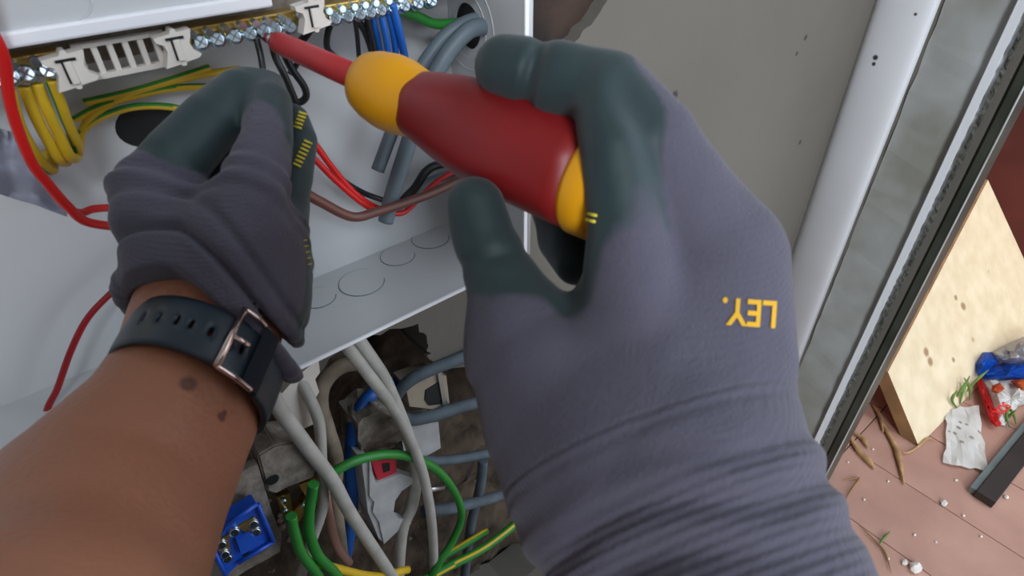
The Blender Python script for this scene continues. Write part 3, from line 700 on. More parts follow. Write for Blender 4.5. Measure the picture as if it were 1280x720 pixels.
# ================================================================ PERSON: forearms, gloves, watch
person = thing('person', atd(300, 700, .16), 'person in grey work gloves, bare left forearm with dark watch strap, holding the screwdriver', 'person')
def glove_mat(name, knit, coat, rib):
    m = bpy.data.materials.new(name); m.use_nodes = True; nt = m.node_tree; b = nt.nodes['Principled BSDF']
    N = nt.nodes.new; L = nt.links.new
    tc = N('ShaderNodeTexCoord'); at = N('ShaderNodeAttribute'); at.attribute_name = 'coat'
    ar = N('ShaderNodeAttribute'); ar.attribute_name = 'rib'
    n1 = N('ShaderNodeTexNoise'); n1.inputs['Scale'].default_value = 60; L(tc.outputs['Object'], n1.inputs['Vector'])
    ad = N('ShaderNodeMath'); ad.operation = 'MULTIPLY_ADD'; L(n1.outputs['Fac'], ad.inputs[0]); ad.inputs[1].default_value = .5; 
    sb = N('ShaderNodeMath'); sb.operation = 'SUBTRACT'; L(at.outputs['Fac'], sb.inputs[0]); sb.inputs[1].default_value = .25; L(sb.outputs[0], ad.inputs[2])
    mr = N('ShaderNodeMapRange'); mr.inputs[1].default_value = .42; mr.inputs[2].default_value = .58; L(ad.outputs[0], mr.inputs[0])
    n2 = N('ShaderNodeTexNoise'); n2.inputs['Scale'].default_value = 45; n2.inputs['Detail'].default_value = 6; L(tc.outputs['Object'], n2.inputs['Vector'])
    k1 = N('ShaderNodeMix'); k1.data_type = 'RGBA'; k1.inputs[6].default_value = (*tuple(c * .8 for c in knit), 1); k1.inputs[7].default_value = (*tuple(c * 1.2 for c in knit), 1); L(n2.outputs['Fac'], k1.inputs[0])
    k2 = N('ShaderNodeMix'); k2.data_type = 'RGBA'; k2.inputs[6].default_value = (*tuple(c * .75 for c in coat), 1); k2.inputs[7].default_value = (*tuple(c * 1.25 for c in coat), 1); L(n2.outputs['Fac'], k2.inputs[0])
    mx = N('ShaderNodeMix'); mx.data_type = 'RGBA'; L(mr.outputs[0], mx.inputs[0]); L(k1.outputs[2], mx.inputs[6]); L(k2.outputs[2], mx.inputs[7]); L(mx.outputs[2], b.inputs['Base Color'])
    rg = N('ShaderNodeMapRange'); L(mr.outputs[0], rg.inputs[0]); rg.inputs[3].default_value = .9; rg.inputs[4].default_value = .55; L(rg.outputs[0], b.inputs['Roughness'])
    b.inputs['Specular IOR Level'].default_value = .3
    b.inputs['Sheen Weight'].default_value = .15
    wv = N('ShaderNodeTexWave'); wv.wave_type = 'BANDS'; wv.bands_direction = 'Z'; wv.inputs['Scale'].default_value = 230; wv.inputs['Distortion'].default_value = 1.5
    L(tc.outputs['Object'], wv.inputs['Vector'])
    rw = N('ShaderNodeMath'); rw.operation = 'SINE'; rm = N('ShaderNodeMath'); rm.operation = 'MULTIPLY'; rm.inputs[1].default_value = rib
    L(ar.outputs['Fac'], rm.inputs[0]); L(rm.outputs[0], rw.inputs[0])
    n3 = N('ShaderNodeTexNoise'); n3.inputs['Scale'].default_value = 900; L(tc.outputs['Object'], n3.inputs['Vector'])
    s1 = N('ShaderNodeMath'); s1.operation = 'MULTIPLY_ADD'; L(wv.outputs['Fac'], s1.inputs[0]); s1.inputs[1].default_value = .25; L(n3.outputs['Fac'], s1.inputs[2])
    iv = N('ShaderNodeMath'); iv.operation = 'SUBTRACT'; iv.inputs[0].default_value = 1.0; L(mr.outputs[0], iv.inputs[1])
    s3 = N('ShaderNodeMath'); s3.operation = 'MULTIPLY_ADD'; L(rw.outputs[0], s3.inputs[0]); s3.inputs[1].default_value = .45 if rib > 2590 else .45; L(s1.outputs[0], s3.inputs[2])
    n4 = N('ShaderNodeTexNoise'); n4.inputs['Scale'].default_value = 130; n4.inputs['Detail'].default_value = 3; L(tc.outputs['Object'], n4.inputs['Vector'])
    s2 = N('ShaderNodeMath'); s2.operation = 'MULTIPLY_ADD'; L(s3.outputs[0], s2.inputs[0]); L(iv.outputs[0], s2.inputs[1]); L(n4.outputs['Fac'], s2.inputs[2])
    bp = N('ShaderNodeBump'); bp.inputs['Strength'].default_value = .55; bp.inputs['Distance'].default_value = .0006; L(s2.outputs[0], bp.inputs['Height']); L(bp.outputs[0], b.inputs['Normal'])
    return m
KNIT = px2((82, 80, 94)); COAT = px2((44, 60, 63))
M_glove = glove_mat('knitted_glove', KNIT, COAT, 2600)

# ---- left forearm (bare)
WR = (250, 462, .212)
arm_ch = [([(10, 880, .110, 200), (60, 770, .14, 172), (127, 650, .172, 141), (213, 526, .198, 102), (246, 462, .209, 92), (262, 400, .222, 88), (270, 340, .226, 60)], .01, 1.0)]
EL_, ER_ = np.array([-.085, -.150, .02]), np.array([.135, -.31, -.06])
arm = implicit('arm', lambda P: smin(chain_sdf(P, arm_ch), smin(sd_seg(P, camp(10, 880, .11), EL_, .0295, .042), sd_seg(P, EL_, EL_ * .4 + np.array([-.19, -.25, .09]) * .6, .042, .042), .01), .008), (-.21, -.27, -.26), (0.0, .03, .11), .0028, [M_skin], person)
# ---- right forearm inside the glove cuff
armr_ch = [([(1050, 1150, .13, 170), (960, 860, .145, 130), (880, 700, .16, 105), (850, 620, .168, 90)], .01, 1.0)]
armr = implicit('arm', lambda P: smin(chain_sdf(P, armr_ch), smin(sd_seg(P, camp(960, 860, .145), ER_, .026, .042), sd_seg(P, ER_, ER_ * .4 + np.array([.19, -.25, .09]) * .6, .042, .042), .01), .008), (-.02, -.37, -.24), (.24, .0, .1), .004, [M_skin], person)

# ---- the wearer behind the camera: head, crouching trunk and legs
def dn(x, z_, back=0.0):          # local: x right, z_ metres below the camera, back metres behind it
    dv_ = R.T @ np.array([0, 0, -1.0]); fw = R.T @ np.array([.6322, .7748, 0]); rt = R.T @ np.array([.7748, -.6322, 0])
    return rt * x + dv_ * z_ - fw * back
def bodyd(P, segs):
    d = None
    for (a, b, ra, rb) in segs:
        q = sd_seg(P, a, b, ra, rb); d = q if d is None else smin(d, q, .025)
    return d
EL, ER = np.array([-.085, -.150, .02]), np.array([.135, -.31, -.06])
SLh, SRh = dn(-.19, .22, .17), dn(.19, .22, .17)
hd = [(dn(0, -.03, .15), dn(0, .04, .135), .088, .068), (dn(0, .05, .15), dn(0, .2, .19), .055, .06),
      (dn(-.078, .0, .15), dn(-.08, .02, .15), .014, .012), (dn(.078, .0, .15), dn(.08, .02, .15), .014, .012), (dn(0, .0, .066), dn(0, .03, .055), .008, .014)]
tr = [(SLh, SRh, .062, .062), (dn(-.08, .28, .20), dn(-.07, .66, .34), .10, .10), (dn(.08, .28, .20), dn(.07, .66, .34), .10, .10), (SLh, EL * .6 + SLh * .4, .055, .047), (SRh, ER * .6 + SRh * .4, .055, .047)]
lg = []
for sx in (-1, 1):
    lg += [(dn(sx * .08, .68, .34), dn(sx * .24, .58, -.02), .095, .062), (dn(sx * .24, .58, -.02), dn(sx * .2, .87, .16), .058, .04), (dn(sx * .2, .92, .18), dn(sx * .21, .925, .0), .035, .03)]
b1 = implicit('body', lambda P: bodyd(P, hd + tr + lg), (-.45, -1.0, -.75), (.45, .22, .55), .012, [M_skin], person)
M_shirt = mat('work_shirt', px2((52, 56, 66)), .9, vscale=40); M_trou = mat('work_trousers', px2((60, 62, 60)), .9, vscale=40); M_hair = mat('dark_hair', px2((30, 26, 24)), .8, var=.4, vscale=200)
implicit('shirt', lambda P: bodyd(P, tr) - .006, (-.45, -1.0, -.75), (.45, .12, .6), .012, [M_shirt], person)
implicit('trousers', lambda P: bodyd(P, lg) - .007, (-.5, -1.05, -.9), (.5, -.2, .5), .012, [M_trou], person)
implicit('hair', lambda P: np.maximum(sd_seg(P, dn(0, -.035, .155), dn(0, .0, .165), .094, .09), (P - dn(0, -.02, .12)) @ (R.T @ np.array([.6322, .7748, -.8]))), (-.2, -.2, 0), (.2, .2, .4), .009, [M_hair], person)
def region(vs, chains, soft=.004):
    d = chain_sdf(vs, chains); return np.clip(.5 - d / soft, 0, 1)
# ---- left glove
L_ch = [
    ([(262, 395, .222, 78), (258, 345, .218, 78)], .01, .8),
    ([(250, 340, .216, 84), (206, 270, .212, 60), (190, 246, .212, 48)], .012, 1.0),       # back to index knuckle
    ([(285, 350, .216, 80), (300, 290, .210, 62)], .012, 1.0),                              # back to thumb base
    ([(320, 370, .222, 62), (335, 300, .224, 48)], .012, 1.0),
    ([(192, 242, .212, 46), (224, 196, .213, 40), (264, 152, .219, 36), (300, 118, .229, 31), (322, 106, .238, 26)], .004, 1.0),  # index
    ([(292, 300, .206, 56), (318, 232, .204, 42), (334, 176, .212, 31), (336, 130, .226, 28), (330, 112, .236, 25)], .005, 1.0),  # thumb
    ([(330, 300, .230, 44), (358, 220, .238, 32), (372, 176, .244, 24), (366, 150, .25, 20)], .004, 1.0),                        # folded middle finger
    ([(340, 330, .234, 42), (358, 260, .242, 28), (360, 215, .25, 24)], .003, 1.0),
    ([(345, 340, .232, 44), (352, 395, .230, 32)], .004, 1.0),
    ([(240, 270, .236, 46), (285, 190, .244, 38), (322, 124, .250, 26)], .004, 1.0),
    ([(296, 400, .226, 62), (312, 440, .224, 50)], .006, .8),
]
axL = camp(268, 400, .222) - camp(*WR); axL /= np.linalg.norm(axL)
sideL = np.cross(axL, np.array([0, 0, 1.0])); sideL /= np.linalg.norm(sideL); upL = np.cross(sideL, axL)
def ringchain(c, a_, s_, u_, ra, rb, rr_, n=28, tilt=0.0):
    P = []
    for i in range(n + 1):
        t = i / n * 2 * math.pi; P.append(c + s_ * math.cos(t) * ra + u_ * math.sin(t) * rb + a_ * tilt * 1.9 * max(0, math.cos(t)) ** 1.4)
    return P
cuffc = camp(264, 412, .221)
ringL = ringchain(cuffc + axL * .010, axL, sideL, upL, .0312, .0290, .004, tilt=-.0126)
ringL2 = ringchain(cuffc + axL * .0215, axL, sideL, upL, .0300, .0285, .004, tilt=-.0112)
def L_fn(P):
    d = chain_sdf(P, L_ch)
    for ring, rr_ in ((ringL, .0046), (ringL2, .0040)):
        for a_, b_ in zip(ring[:-1], ring[1:]):
            d = smin(d, sd_seg(P, a_, b_, rr_, rr_), .0012)
    # open cuff
    t = (P - cuffc) @ axL; q = P - cuffc - t[..., None] * axL
    x = (q @ sideL) / .0285; z = (q @ upL) / .0262
    inner = np.maximum((np.sqrt(x * x + z * z) - 1) * .024, t - .016)
    d = np.maximum(d, -inner)
    c_, s_ = q @ sideL, 0
    d = np.maximum(d, -(t - .0050 + .024 * np.clip(c_ / .029, 0, 1.2) ** 1.4))
    tt = t + .024 * np.clip(c_ / .029, 0, 1.2) ** 1.4
    d = d + .0035 * np.exp(-((tt - .0175) / .0014) ** 2) + .0015 * np.exp(-((tt - .029) / .002) ** 2)
    w_ = np.exp(-((t - .034) / .008) ** 2)
    d = d + .0008 * w_ * np.sin(t * 900 + c_ * 90)
    return d
L_coat = [([(186, 172, .222, 46), (228, 176, .210, 46), (262, 150, .215, 52), (330, 96, .238, 40)], .004, 1.0), ([(352, 180, .216, 30), (340, 105, .230, 40)], .004, 1.0), ([(240, 250, .246, 60), (320, 130, .25, 50)], .004, 1.0),
          ([(372, 140, .245, 34), (382, 220, .24, 42), (392, 300, .234, 44), (392, 390, .23, 44)], .01, 1.0)]
def ribL(vs):
    q = vs - cuffc; t = q @ axL; q2 = q - t[:, None] * axL
    return np.arctan2(q2 @ upL, q2 @ sideL) * .025 * np.clip((.03 - t) / .01, 0, 1)
M_glove_l = glove_mat('knitted_glove_left', KNIT, COAT, 0.0)
gl = implicit('glove', L_fn, (-.155, -.045, -.262), (-.06, .085, -.155), .0011, [M_glove_l], person, {'coat': lambda vs: region(vs, L_coat, .008), 'rib': ribL})
gl['label'] = 'left glove pinching the wires'

# ---- right glove
R_ch = [
    ([(632, 84, .186, 39), (692, 98, .178, 46), (762, 118, .174, 52), (812, 180, .172, 60), (842, 250, .176, 66)], .004, 1.0),      # index finger
    ([(842, 250, .176, 66), (888, 330, .176, 84), (880, 430, .174, 96)], .008, .8),
    ([(780, 240, .186, 50), (800, 330, .182, 66), (790, 440, .176, 90)], .010, .85),
    ([(890, 330, .178, 80), (868, 470, .172, 114), (856, 600, .164, 150)], .014, .62),
    ([(594, 258, .184, 37), (606, 300, .184, 40), (632, 360, .182, 48), (658, 440, .178, 68)], .004, 1.0),                          # thumb
    ([(664, 440, .178, 72), (720, 520, .172, 118), (800, 620, .162, 150)], .012, .7),
    ([(752, 462, .176, 56), (830, 480, .172, 100)], .010, .8),
    ([(738, 118, .168, 34), (765, 190, .163, 40), (782, 280, .165, 48), (790, 380, .170, 66)], .004, 1.0),
    ([(800, 600, .163, 150), (862, 640, .158, 170), (905, 740, .148, 178), (950, 860, .135, 190), (980, 940, .125, 200)], .012, .75),
    ([(850, 300, .196, 50), (790, 200, .206, 44), (742, 150, .214, 36)], .006, 1.0),                                               # middle finger wraps behind
    ([(742, 150, .220, 34), (690, 200, .232, 30), (690, 262, .222, 26), (716, 290, .208, 26)], .004, 1.0),
    ([(860, 360, .200, 56), (800, 300, .212, 42), (740, 270, .224, 34), (700, 300, .222, 28), (720, 330, .206, 27)], .006, 1.0),     # ring finger
]
axR = camp(905, 740, .148) - camp(835, 590, .165); axR /= np.linalg.norm(axR)
sdR = np.cross(axR, np.array([0, 0, 1.0])); sdR /= np.linalg.norm(sdR); upR = np.cross(sdR, axR)
cR = camp(862, 640, .158)
def R_fn(P):
    d = chain_sdf(P, R_ch)
    t = (P - cR) @ axR; q = P - cR - t[..., None] * axR; c_ = q @ sdR
    # wrinkles round the wrist
    w_ = np.exp(-((t - .006) / .014) ** 2)
    d = d + .0013 * w_ * np.sin(t * 520 + c_ * 60 + 1.5 * np.sin(c_ * 110))
    # creases at the finger joints
    for (px_, py_, dd, amp, wd) in ((662, 96, .168, .0050, .0026), (718, 128, .160, .0025, .0040), (612, 322, .172, .0018, .0022)):
        c = camp(px_, py_, dd)
        dirv = camp(px_ + 40, py_ + (12 if px_ > 630 else 60), dd) - c; dirv /= np.linalg.norm(dirv)
        if px_ < 630:
            dirv = camp(px_ + 16, py_ + 60, dd) - c; dirv /= np.linalg.norm(dirv)
        s_ = (P - c) @ dirv; rr2 = ((P - c) ** 2).sum(-1) - s_ ** 2
        d = d + amp * np.exp(-(s_ / wd) ** 2) * np.exp(-rr2 / .015 ** 2)
    return d
R_coat = [([(600, 70, .182, 64), (700, 84, .178, 78), (745, 170, .170, 86), (765, 280, .172, 74), (716, 384, .18, 56)], .004, 1.0),
          ([(590, 240, .182, 66), (622, 320, .180, 62), (672, 380, .180, 52), (700, 400, .178, 44)], .004, 1.0),
          ([(640, 180, .225, 70), (740, 200, .225, 110), (730, 310, .215, 90)], .004, 1.0)]
def ribR(vs):
    q = vs - cR; t = q @ axR; q2 = q - t[:, None] * axR
    return t * np.clip((t + .02) / .02, 0, 1)
gr = implicit('glove', R_fn, (-.02, -.135, -.245), (.115, .085, -.085), .0012, [M_glove], person, {'coat': lambda vs: region(vs, R_coat, .011), 'rib': ribR})
gr['label'] = 'right glove gripping the screwdriver'

def bvh(o):
    me = o.data; return BVHTree.FromPolygons([v.co.copy() for v in me.vertices], [tuple(p.vertices) for p in me.polygons])
bR, bL = bvh(gr), bvh(gl)
O = Vector((0, 0, H))
def on(b, px_, py_, off=.0004):
    d = V3(rayv(px_, py_)); h_ = b.ray_cast(O, d)
    if h_[0] is None: return None, None
    n = h_[1]; n = n if n.dot(d) < 0 else -n
    return h_[0] + n * off, n
# ---- lettering: upside-down on the back of the hand
def letters(txt, cx, cy, hpx, rot, b, parent, m, wk=1.0):
    c = bpy.data.curves.new('lettering', 'FONT'); c.body = txt; c.size = 1.0; c.resolution_u = 3; c.offset = .02
    o = bpy.data.objects.new('tmp_text', c); COL.objects.link(o)
    bpy.context.view_layer.update()
    dg = bpy.context.evaluated_depsgraph_get(); me = bpy.data.meshes.new_from_object(o.evaluated_get(dg))
    bpy.data.objects.remove(o)
    bm = bmesh.new(); bm.from_mesh(me); bmesh.ops.triangulate(bm, faces=bm.faces[:])
    bmesh.ops.subdivide_edges(bm, edges=[e for e in bm.edges if e.calc_length() > .12], cuts=2)
    xs = [v.co.x for v in bm.verts]; x0_ = max(xs)
    dead = []
    for v in bm.verts:
        lx = (v.co.x - x0_) * hpx / .72 * wk; ly = v.co.y * hpx / .72
        a = math.radians(rot); X_ = cx + lx * math.cos(a) + ly * math.sin(a); Y_ = cy + lx * math.sin(a) - ly * math.cos(a)
        p, n = on(b, X_, Y_)
        if p is None or n.dot(V3(rayv(X_, Y_))) > -.12: dead.append(v); v.co = O
        else: v.co = p
    bmesh.ops.delete(bm, geom=dead, context='VERTS')
    return link('lettering', bm, m, parent)
let = letters('LEY.', 903, 373, 34, 184, bR, gr, M_print, .82); let['label'] = 'yellow lettering'
# ---- yellow stitching rows
def stitches(b, A_, B_, n, w_, ln, parent, bend=0):
    bm = bmesh.new()
    for i in range(n):
        t = i / (n - 1); x = A_[0] + (B_[0] - A_[0]) * t + bend * math.sin(t * math.pi); y_ = A_[1] + (B_[1] - A_[1]) * t
        dx, dy = B_[0] - A_[0], B_[1] - A_[1]; l = math.hypot(dx, dy); nx, ny = -dy / l, dx / l
        p, n1 = on(b, x + nx * ln, y_ + ny * ln, .0005); q_, n2 = on(b, x - nx * ln, y_ - ny * ln, .0005)
        if p and q_ and (p - q_).length < .01: cyl(bm, p, q_, rad(w_, p), n=6)
    if bm.verts: 
        link('stitching', bm, M_stitch, parent)['label'] = 'yellow stitching'
stitches(bL, (362, 226), (384, 178), 11, 1.6, 5, gl)
stitches(bL, (372, 160), (381, 134), 7, 1.6, 5, gl)
stitches(bL, (380, 300), (386, 330), 5, .8, 2, gl)
stitches(bR, (742, 268), (732, 306), 6, 2, 5, gr)

# ---- watch strap round the left wrist
wc = camp(250, 463, .2050); axW = camp(268, 390, .2235) - camp(225, 470, .203); axW /= np.linalg.norm(axW)
sW = np.cross(axW, np.array([0, 0, 1.0])); sW /= np.linalg.norm(sW); uW = np.cross(sW, axW)
watch = bpy.data.objects.new('watch', None)
NB = 110; NA = 10; wW = .0195
ra_, rb_ = .0270, .0268
def W(t, s_, off=0.0, tilt=-.004):
    c = wc + sW * math.cos(t) * (ra_ + off) + uW * math.sin(t) * (rb_ + off) + axW * (s_ + tilt * math.cos(t)); return V3(R @ c) + O
bm = bmesh.new(); G = [[bm.verts.new(W(i / NB * 2 * math.pi, (j / NA - .5) * wW, -.0006 * (abs(j - NA / 2) / (NA / 2)) ** 3)) for j in range(NA + 1)] for i in range(NB)]
hol = set()
# angle of the visible middle: uW points to the camera (t = 90 deg)
hidx = [int(NB * d / 360) for d in (40, 52, 64, 76, 88, 100, 112)]
for h_ in hidx:
    for j in (4, 5): hol.add((h_, j))
for i in range(NB):
    for j in range(NA):
        if (i, j) in hol: continue
        f_ = bm.faces.new((G[i][j], G[i][j + 1], G[(i + 1) % NB][j + 1], G[(i + 1) % NB][j])); f_.smooth = True
bmesh.ops.recalc_face_normals(bm, faces=bm.faces)
bmesh.ops.solidify(bm, geom=bm.faces[:], thickness=.0022)
wst = link('watch_strap', bm, M_strap, person); wst['label'] = 'dark blue grey rubber strap'
# buckle frame on the right part of the strap
bm = bmesh.new()
tb0 = math.radians(52)
tube(bm, [W(tb0, -.0118, .0030), W(tb0, .0112, .0030)], .0011, n=10, curve=False)
tube(bm, [W(tb0, .0112, .0030), W(tb0 - .15, .0112, .0028), W(tb0 - .30, .0112, .002)], .0009, n=8)
tube(bm, [W(tb0, -.0118, .0030), W(tb0 - .20, -.0118, .0028), W(tb0 - .45, -.0112, .002)], .0009, n=8)
link('buckle', bm, M_rose, wst)['label'] = 'rose steel buckle'
bm = bmesh.new(); tube(bm, [W(tb0 - .02, 0, .0032), W(tb0 - .2, 0, .0034)], .0010, n=8, curve=False); link('buckle_pin', bm, M_rose, wst)
bm = bmesh.new()
Gk = []
for i in range(9):
    t = tb0 - .30 - i * .03; Gk.append([bm.verts.new(W(t, s_, o_)) for s_, o_ in ((-.0112, -.001), (-.0112, .0022), (.0112, .0022), (.0112, -.001))])
for a_, b_ in zip(Gk[:-1], Gk[1:]):
    for j in range(3): bm.faces.new((a_[j], a_[j + 1], b_[j + 1], b_[j]))
bmesh.ops.solidify(bm, geom=bm.faces[:], thickness=.0008)
link('keeper_loop', bm, M_strap, wst)
# moles on the forearm
bA = bvh(arm)
mk = []
for px_, py_, r0 in ((235, 480, .0032), (277, 521, .0020), (281, 516, .0012)):
    p, n = on(bA, px_, py_, 0)
    if p: mk.append((tuple(p), r0))
node_mark(M_skin, mk, px2((100, 62, 48)))

# ================================================================ OUTSIDE THE DOOR
def U(x, y_, z): return Vector((x * S, y_ * S, H + z * S))
A_ = atz(1148, 558, 0.0); D_ = atx(1110, 465, A_.x); B_ = atz(1290, 392, 0.0)
B_.y = A_.y; 
pn = (D_ - A_).cross(B_ - A_).normalized()
def onplane(px_, py_, p0, n):
    r = V3(rayv(px_, py_)); return O + r * ((p0 - O).dot(n) / r.dot(n))
C_ = onplane(1235, 225, A_, pn); E_ = onplane(1290, 385, A_, pn); B2 = onplane(1300, 360, A_, pn)
C2 = C_; 
front = [A_, D_, C_, onplane(1300, 410, A_, pn)]
# keep the lower corner above the paving
for p in front: p.z = max(p.z, 0.001)
th = Vector((0, .034, .0))
bm = bmesh.new(); prism(bm, front, th, 0, 1)
tag(link('leaning_board', bm, [M_cream, M_card]), 'thick cream board with brown edge leaning outside the door', 'board')
node_mark(M_cream, [(tuple(onplane(a, b, A_, pn)), r) for a, b, r in [(1203, 383, .012), (1195, 372, .008), (1158, 440, .012), (1163, 452, .012), (1255, 360, .014), (1248, 372, .012), (1212, 425, .010), (1190, 450, .008), (1232, 340, .008), (1262, 378, .01)]], px2((158, 130, 98)))
# metal angle lying on the paving
a0 = atz(1227, 628, .0); a1 = atz(1330, 498, .0); dv = (a1 - a0).normalized(); pv = Vector((dv.y, -dv.x, 0))
ang = thing('metal_angle', a0, 'black and grey green metal bar lying on the tiles at right', 'metal bar')
wv = (atz(1240, 634) - atz(1216, 620)).length
M4 = Matrix(((dv.x, pv.x, 0, a0.x), (dv.y, pv.y, 0, a0.y), (0, 0, 1, 0), (0, 0, 0, 1)))
bm = bmesh.new(); box(bm, (0, -wv / 2, 0.001), (.9, wv / 2, .018), .001, M4); link('bar', bm, M_metalb, ang)
bm = bmesh.new(); box(bm, (0.004, -wv / 2 - .011, .001), (.9, -wv / 2 - .0005, .014), .0005, M4); link('flange', bm, M_metalt, ang)
# paper scrap
rows = []
quad = [(1184, 512), (1222, 505), (1236, 590), (1180, 578)]
for i in range(8):
    row = []
    for j in range(8):
        u, v = i / 7, j / 7
        a = Vector(quad[0]).lerp(Vector(quad[1]), u); b_ = Vector(quad[3]).lerp(Vector(quad[2]), u); p = a.lerp(b_, v)
        p += Vector((random.uniform(-2, 2), random.uniform(-2, 2)))
        row.append(atz(p.x, p.y, .003 + .004 * abs(math.sin(u * 5 + v * 3)) + random.uniform(0, .002)))
    rows.append(row)
ps = sheet('paper_scrap', rows, M_paper, .0003)
for p_ in ps.data.polygons: p_.use_smooth = False
tag(ps, 'crumpled dirty white paper scrap on the tiles below the wrapper', 'paper')
node_mark(M_paper, [(tuple(atz(a, b, .005)), r) for a, b, r in [(1198, 535, .006), (1193, 542, .005), (1208, 531, .004), (1186, 540, .004), (1200, 528, .004), (1214, 548, .006), (1202, 553, .005), (1224, 540, .005)]], px2((170, 160, 150)))
# snack wrapper
wp = thing('snack_wrapper', atz(1255, 480, 0), 'crumpled blue, silver and red snack wrapper against the cream board', 'wrapper')
def crumple(name, outline, zbase, hgt, m, seed, lab=None):
    random.seed(seed); c = Vector((sum(p[0] for p in outline) / len(outline), sum(p[1] for p in outline) / len(outline)))
    rows = []
    O2 = [Vector(p) for p in outline]; O2.append(O2[0])
    rim = [a.lerp(b_, k / 4) for a, b_ in zip(O2[:-1], O2[1:]) for k in range(4)]; rim.append(rim[0])
    for s_ in (0.02, .3, .55, .8, 1.0):
        row = []
        for k, p in enumerate(rim):
            q_ = c.lerp(p, s_); z = zbase + hgt * (1 - s_ ** 3) * (0.6 + .5 * mn.noise(Vector((q_.x * .09, q_.y * .09, seed)))) + (0.004 * mn.noise(Vector((q_.x * .3, q_.y * .3, seed))) if s_ < 1 else 0)
            row.append(atz(q_.x, q_.y, max(.001, z)))
        row[-1] = row[0].copy(); rows.append(row)
    o = sheet(name, rows, m, .0006, wp)
    for p in o.data.polygons: p.use_smooth = False
    if lab: o['label'] = lab
    return o
crumple('wrapper_panel', [(1240, 440), (1262, 428), (1300, 412), (1300, 450), (1262, 455), (1245, 450)], .03, .05, M_foil, 5, 'silver panel')
crumple('wrapper_panel', [(1218, 455), (1228, 437), (1240, 440), (1250, 452), (1236, 462), (1222, 470)], .025, .03, M_wblue, 7, 'blue panel')
crumple('wrapper_panel', [(1222, 466), (1255, 452), (1300, 448), (1300, 478), (1262, 474), (1230, 474)], .018, .03, M_wblue, 8, 'blue panel')
crumple('wrapper_panel', [(1225, 470), (1250, 470), (1300, 470), (1300, 500), (1272, 508), (1256, 532), (1246, 530)], .006, .035, M_paper, 9, 'white panel')
crumple('wrapper_band', [(1219, 473), (1226, 471), (1240, 500), (1252, 530), (1246, 534), (1238, 528), (1228, 502)], .012, .02, M_wred, 10, 'red band')
crumple('wrapper_print', [(1240, 482), (1250, 478), (1256, 486), (1248, 492), (1240, 490)], .03, .02, M_wor, 11, 'orange and red print')
crumple('wrapper_print', [(1262, 476), (1300, 470), (1300, 490), (1275, 488)], .03, .02, M_wor, 12, 'orange and red print')
# red letters on the white panel
cc = bpy.data.curves.new('wrapper_letters', 'FONT'); cc.body = 'XOS'; cc.size = .022; cc.extrude = .0003; cc.offset = .0006; cc.materials.append(M_wred)
to = bpy.data.objects.new('wrapper_letters', cc); COL.objects.link(to)
pa = atz(1250, 521, .046); pb = atz(1276, 499, .05); dx_ = (pb - pa).normalized()
nz_ = (Vector((0, 0, 1)) * 1.0 + (O - pa).normalized() * 1.2).normalized(); dy_ = nz_.cross(dx_).normalized(); nz_ = dx_.cross(dy_)
bpy.context.view_layer.update()
me_ = bpy.data.meshes.new_from_object(to.evaluated_get(bpy.context.evaluated_depsgraph_get())); bpy.data.objects.remove(to)
to = bpy.data.objects.new('wrapper_letters', me_); COL.objects.link(to)
to.matrix_world = Matrix(((dx_.x, dy_.x, nz_.x, pa.x), (dx_.y, dy_.y, nz_.y, pa.y), (dx_.z, dy_.z, nz_.z, pa.z), (0, 0, 0, 1)))
mw_ = to.matrix_world.copy(); to.data.transform(mw_); to.matrix_world = Matrix.Identity(4); to.parent = wp; to.matrix_parent_inverse = Matrix.Translation(wp.location).inverted()
# dry sticks, leaves, grass and grit on the paving
random.seed(21)
def ftube(name, P, rpx, m, label, cat, group=None, z=.004):
    pts = [atz(p[0], p[1], z + (p[2] if len(p) > 2 else 0)) for p in P]
    bm = bmesh.new(); r = rad(rpx, pts[0]); tube(bm, pts, [r * .5, r, r * 1.3, r * .3], n=7)
    return tag(link(name, bm, m), label, cat, group)
ftube('dry_stalk', [(1096, 515), (1108, 538), (1120, 560), (1124, 575), (1130, 605)], 3.0, M_leafd, 'long dry stalk with fibrous end lying below the board', 'stalk')
ftube('dry_stalk', [(1062, 545), (1072, 562), (1085, 575), (1093, 586)], 3.4, M_leafd, 'short curled dry stalk beside the dark door frame', 'stalk')
ftube('dry_stalk', [(1066, 540), (1078, 548), (1085, 560)], 2.6, M_leafd, 'small dry stalk behind the short curled one', 'stalk')
ftube('dry_stalk', [(1090, 505), (1100, 520), (1104, 540)], 2.0, M_leafd, 'thin dry stalk along the brown board edge', 'stalk')
ftube('dry_stalk', [(1118, 560), (1132, 566), (1145, 560), (1160, 548), (1170, 552)], 1.2, M_leafd, 'thin curly straw in front of the board corner', 'stalk')
ftube('twig', [(1054, 600), (1064, 599), (1074, 598), (1063, 614), (1052, 634)], 1.0, M_card, 'thin bent dark twig on the tiles near the door', 'twig')
ftube('twig', [(1074, 656), (1090, 672), (1106, 690), (1114, 716)], 1.0, M_card, 'thin long twig on the tiles at bottom', 'twig')
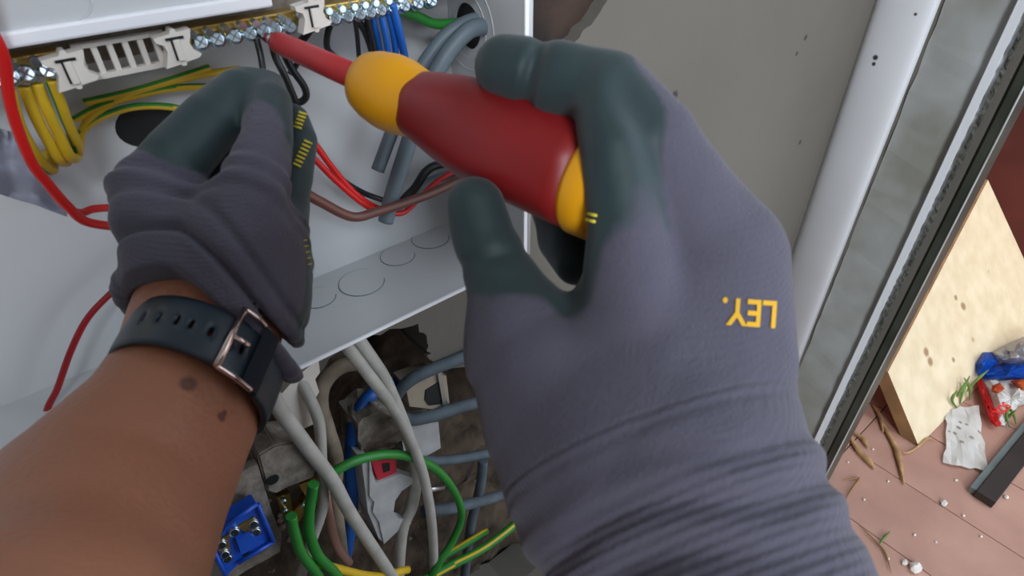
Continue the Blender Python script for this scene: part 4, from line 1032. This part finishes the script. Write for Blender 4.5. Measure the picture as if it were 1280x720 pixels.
ftube('grass_blade', [(1098, 682), (1105, 672), (1113, 664)], 1.2, M_grass, 'green blade lying across the long twig', 'grass')
for k, P in enumerate([[(1192, 500), (1200, 490), (1206, 478)], [(1200, 505), (1204, 488), (1212, 470)], [(1206, 492), (1220, 476), (1236, 462)], [(1212, 500), (1212, 485), (1205, 472)], [(1196, 510), (1190, 500), (1196, 488)], [(1252, 530), (1262, 520), (1270, 512)], [(1262, 534), (1258, 520), (1262, 508)], [(1270, 530), (1266, 516), (1256, 506)]]):
    ftube('grass_blade', [(a, b, i * .02) for i, (a, b) in enumerate(P)], 1.5, M_grass, ['short green grass blade at the paper scrap top edge', 'long green grass blade against the board above the paper', 'longest grass blade bending right to the blue wrapper', 'straight green grass blade leaning left at the board', 'leftmost green grass blade beside the board foot', 'leftmost grass blade under the white wrapper panel', 'upright middle grass blade under the white wrapper panel', 'rightmost grass blade under the white wrapper panel'][k], 'grass', ['shortest green grass blade','tall green grass blade','green grass blade bending right','straight green grass blade','leftmost green grass blade','left green grass blade','middle green grass blade','right green grass blade'][k] and 'grass tuft at the board' if k < 5 else 'grass tuft under the wrapper')
def pebble(px_, py_, rpx, lab, grp=None):
    c = atz(px_, py_, 0); r = rad(rpx, c); bm = bmesh.new(); bmesh.ops.create_icosphere(bm, subdivisions=2, radius=r)
    for v in bm.verts: v.co = Vector((v.co.x, v.co.y * .75, v.co.z * .6 + r * .45)) * random.uniform(.85, 1.1) + Vector((c.x, c.y, 0))
    tag(link('pebble', bm, M_stone), lab, 'pebble', grp)
pebble(1143, 711, 9, 'largest white stone chip on the tiles at the bottom'); pebble(1130, 704, 4.5, 'smaller white chip touching the largest')
pebble(1179, 630, 5, 'white chip on the tile joint below the paper'); pebble(1257, 622, 3.5, 'white chip right of the metal bar end')
for a, b in [(1060, 578), (1110, 602), (1046, 615), (1038, 619), (1195, 601), (1226, 671), (1110, 699), (1170, 678), (1091, 562), (1143, 669), (1204, 645), (1080, 625)]:
    pebble(a, b, random.uniform(1.5, 2.4), 'tiny pale grit crumb on the tiles', 'tiny grit crumbs on the tiles')
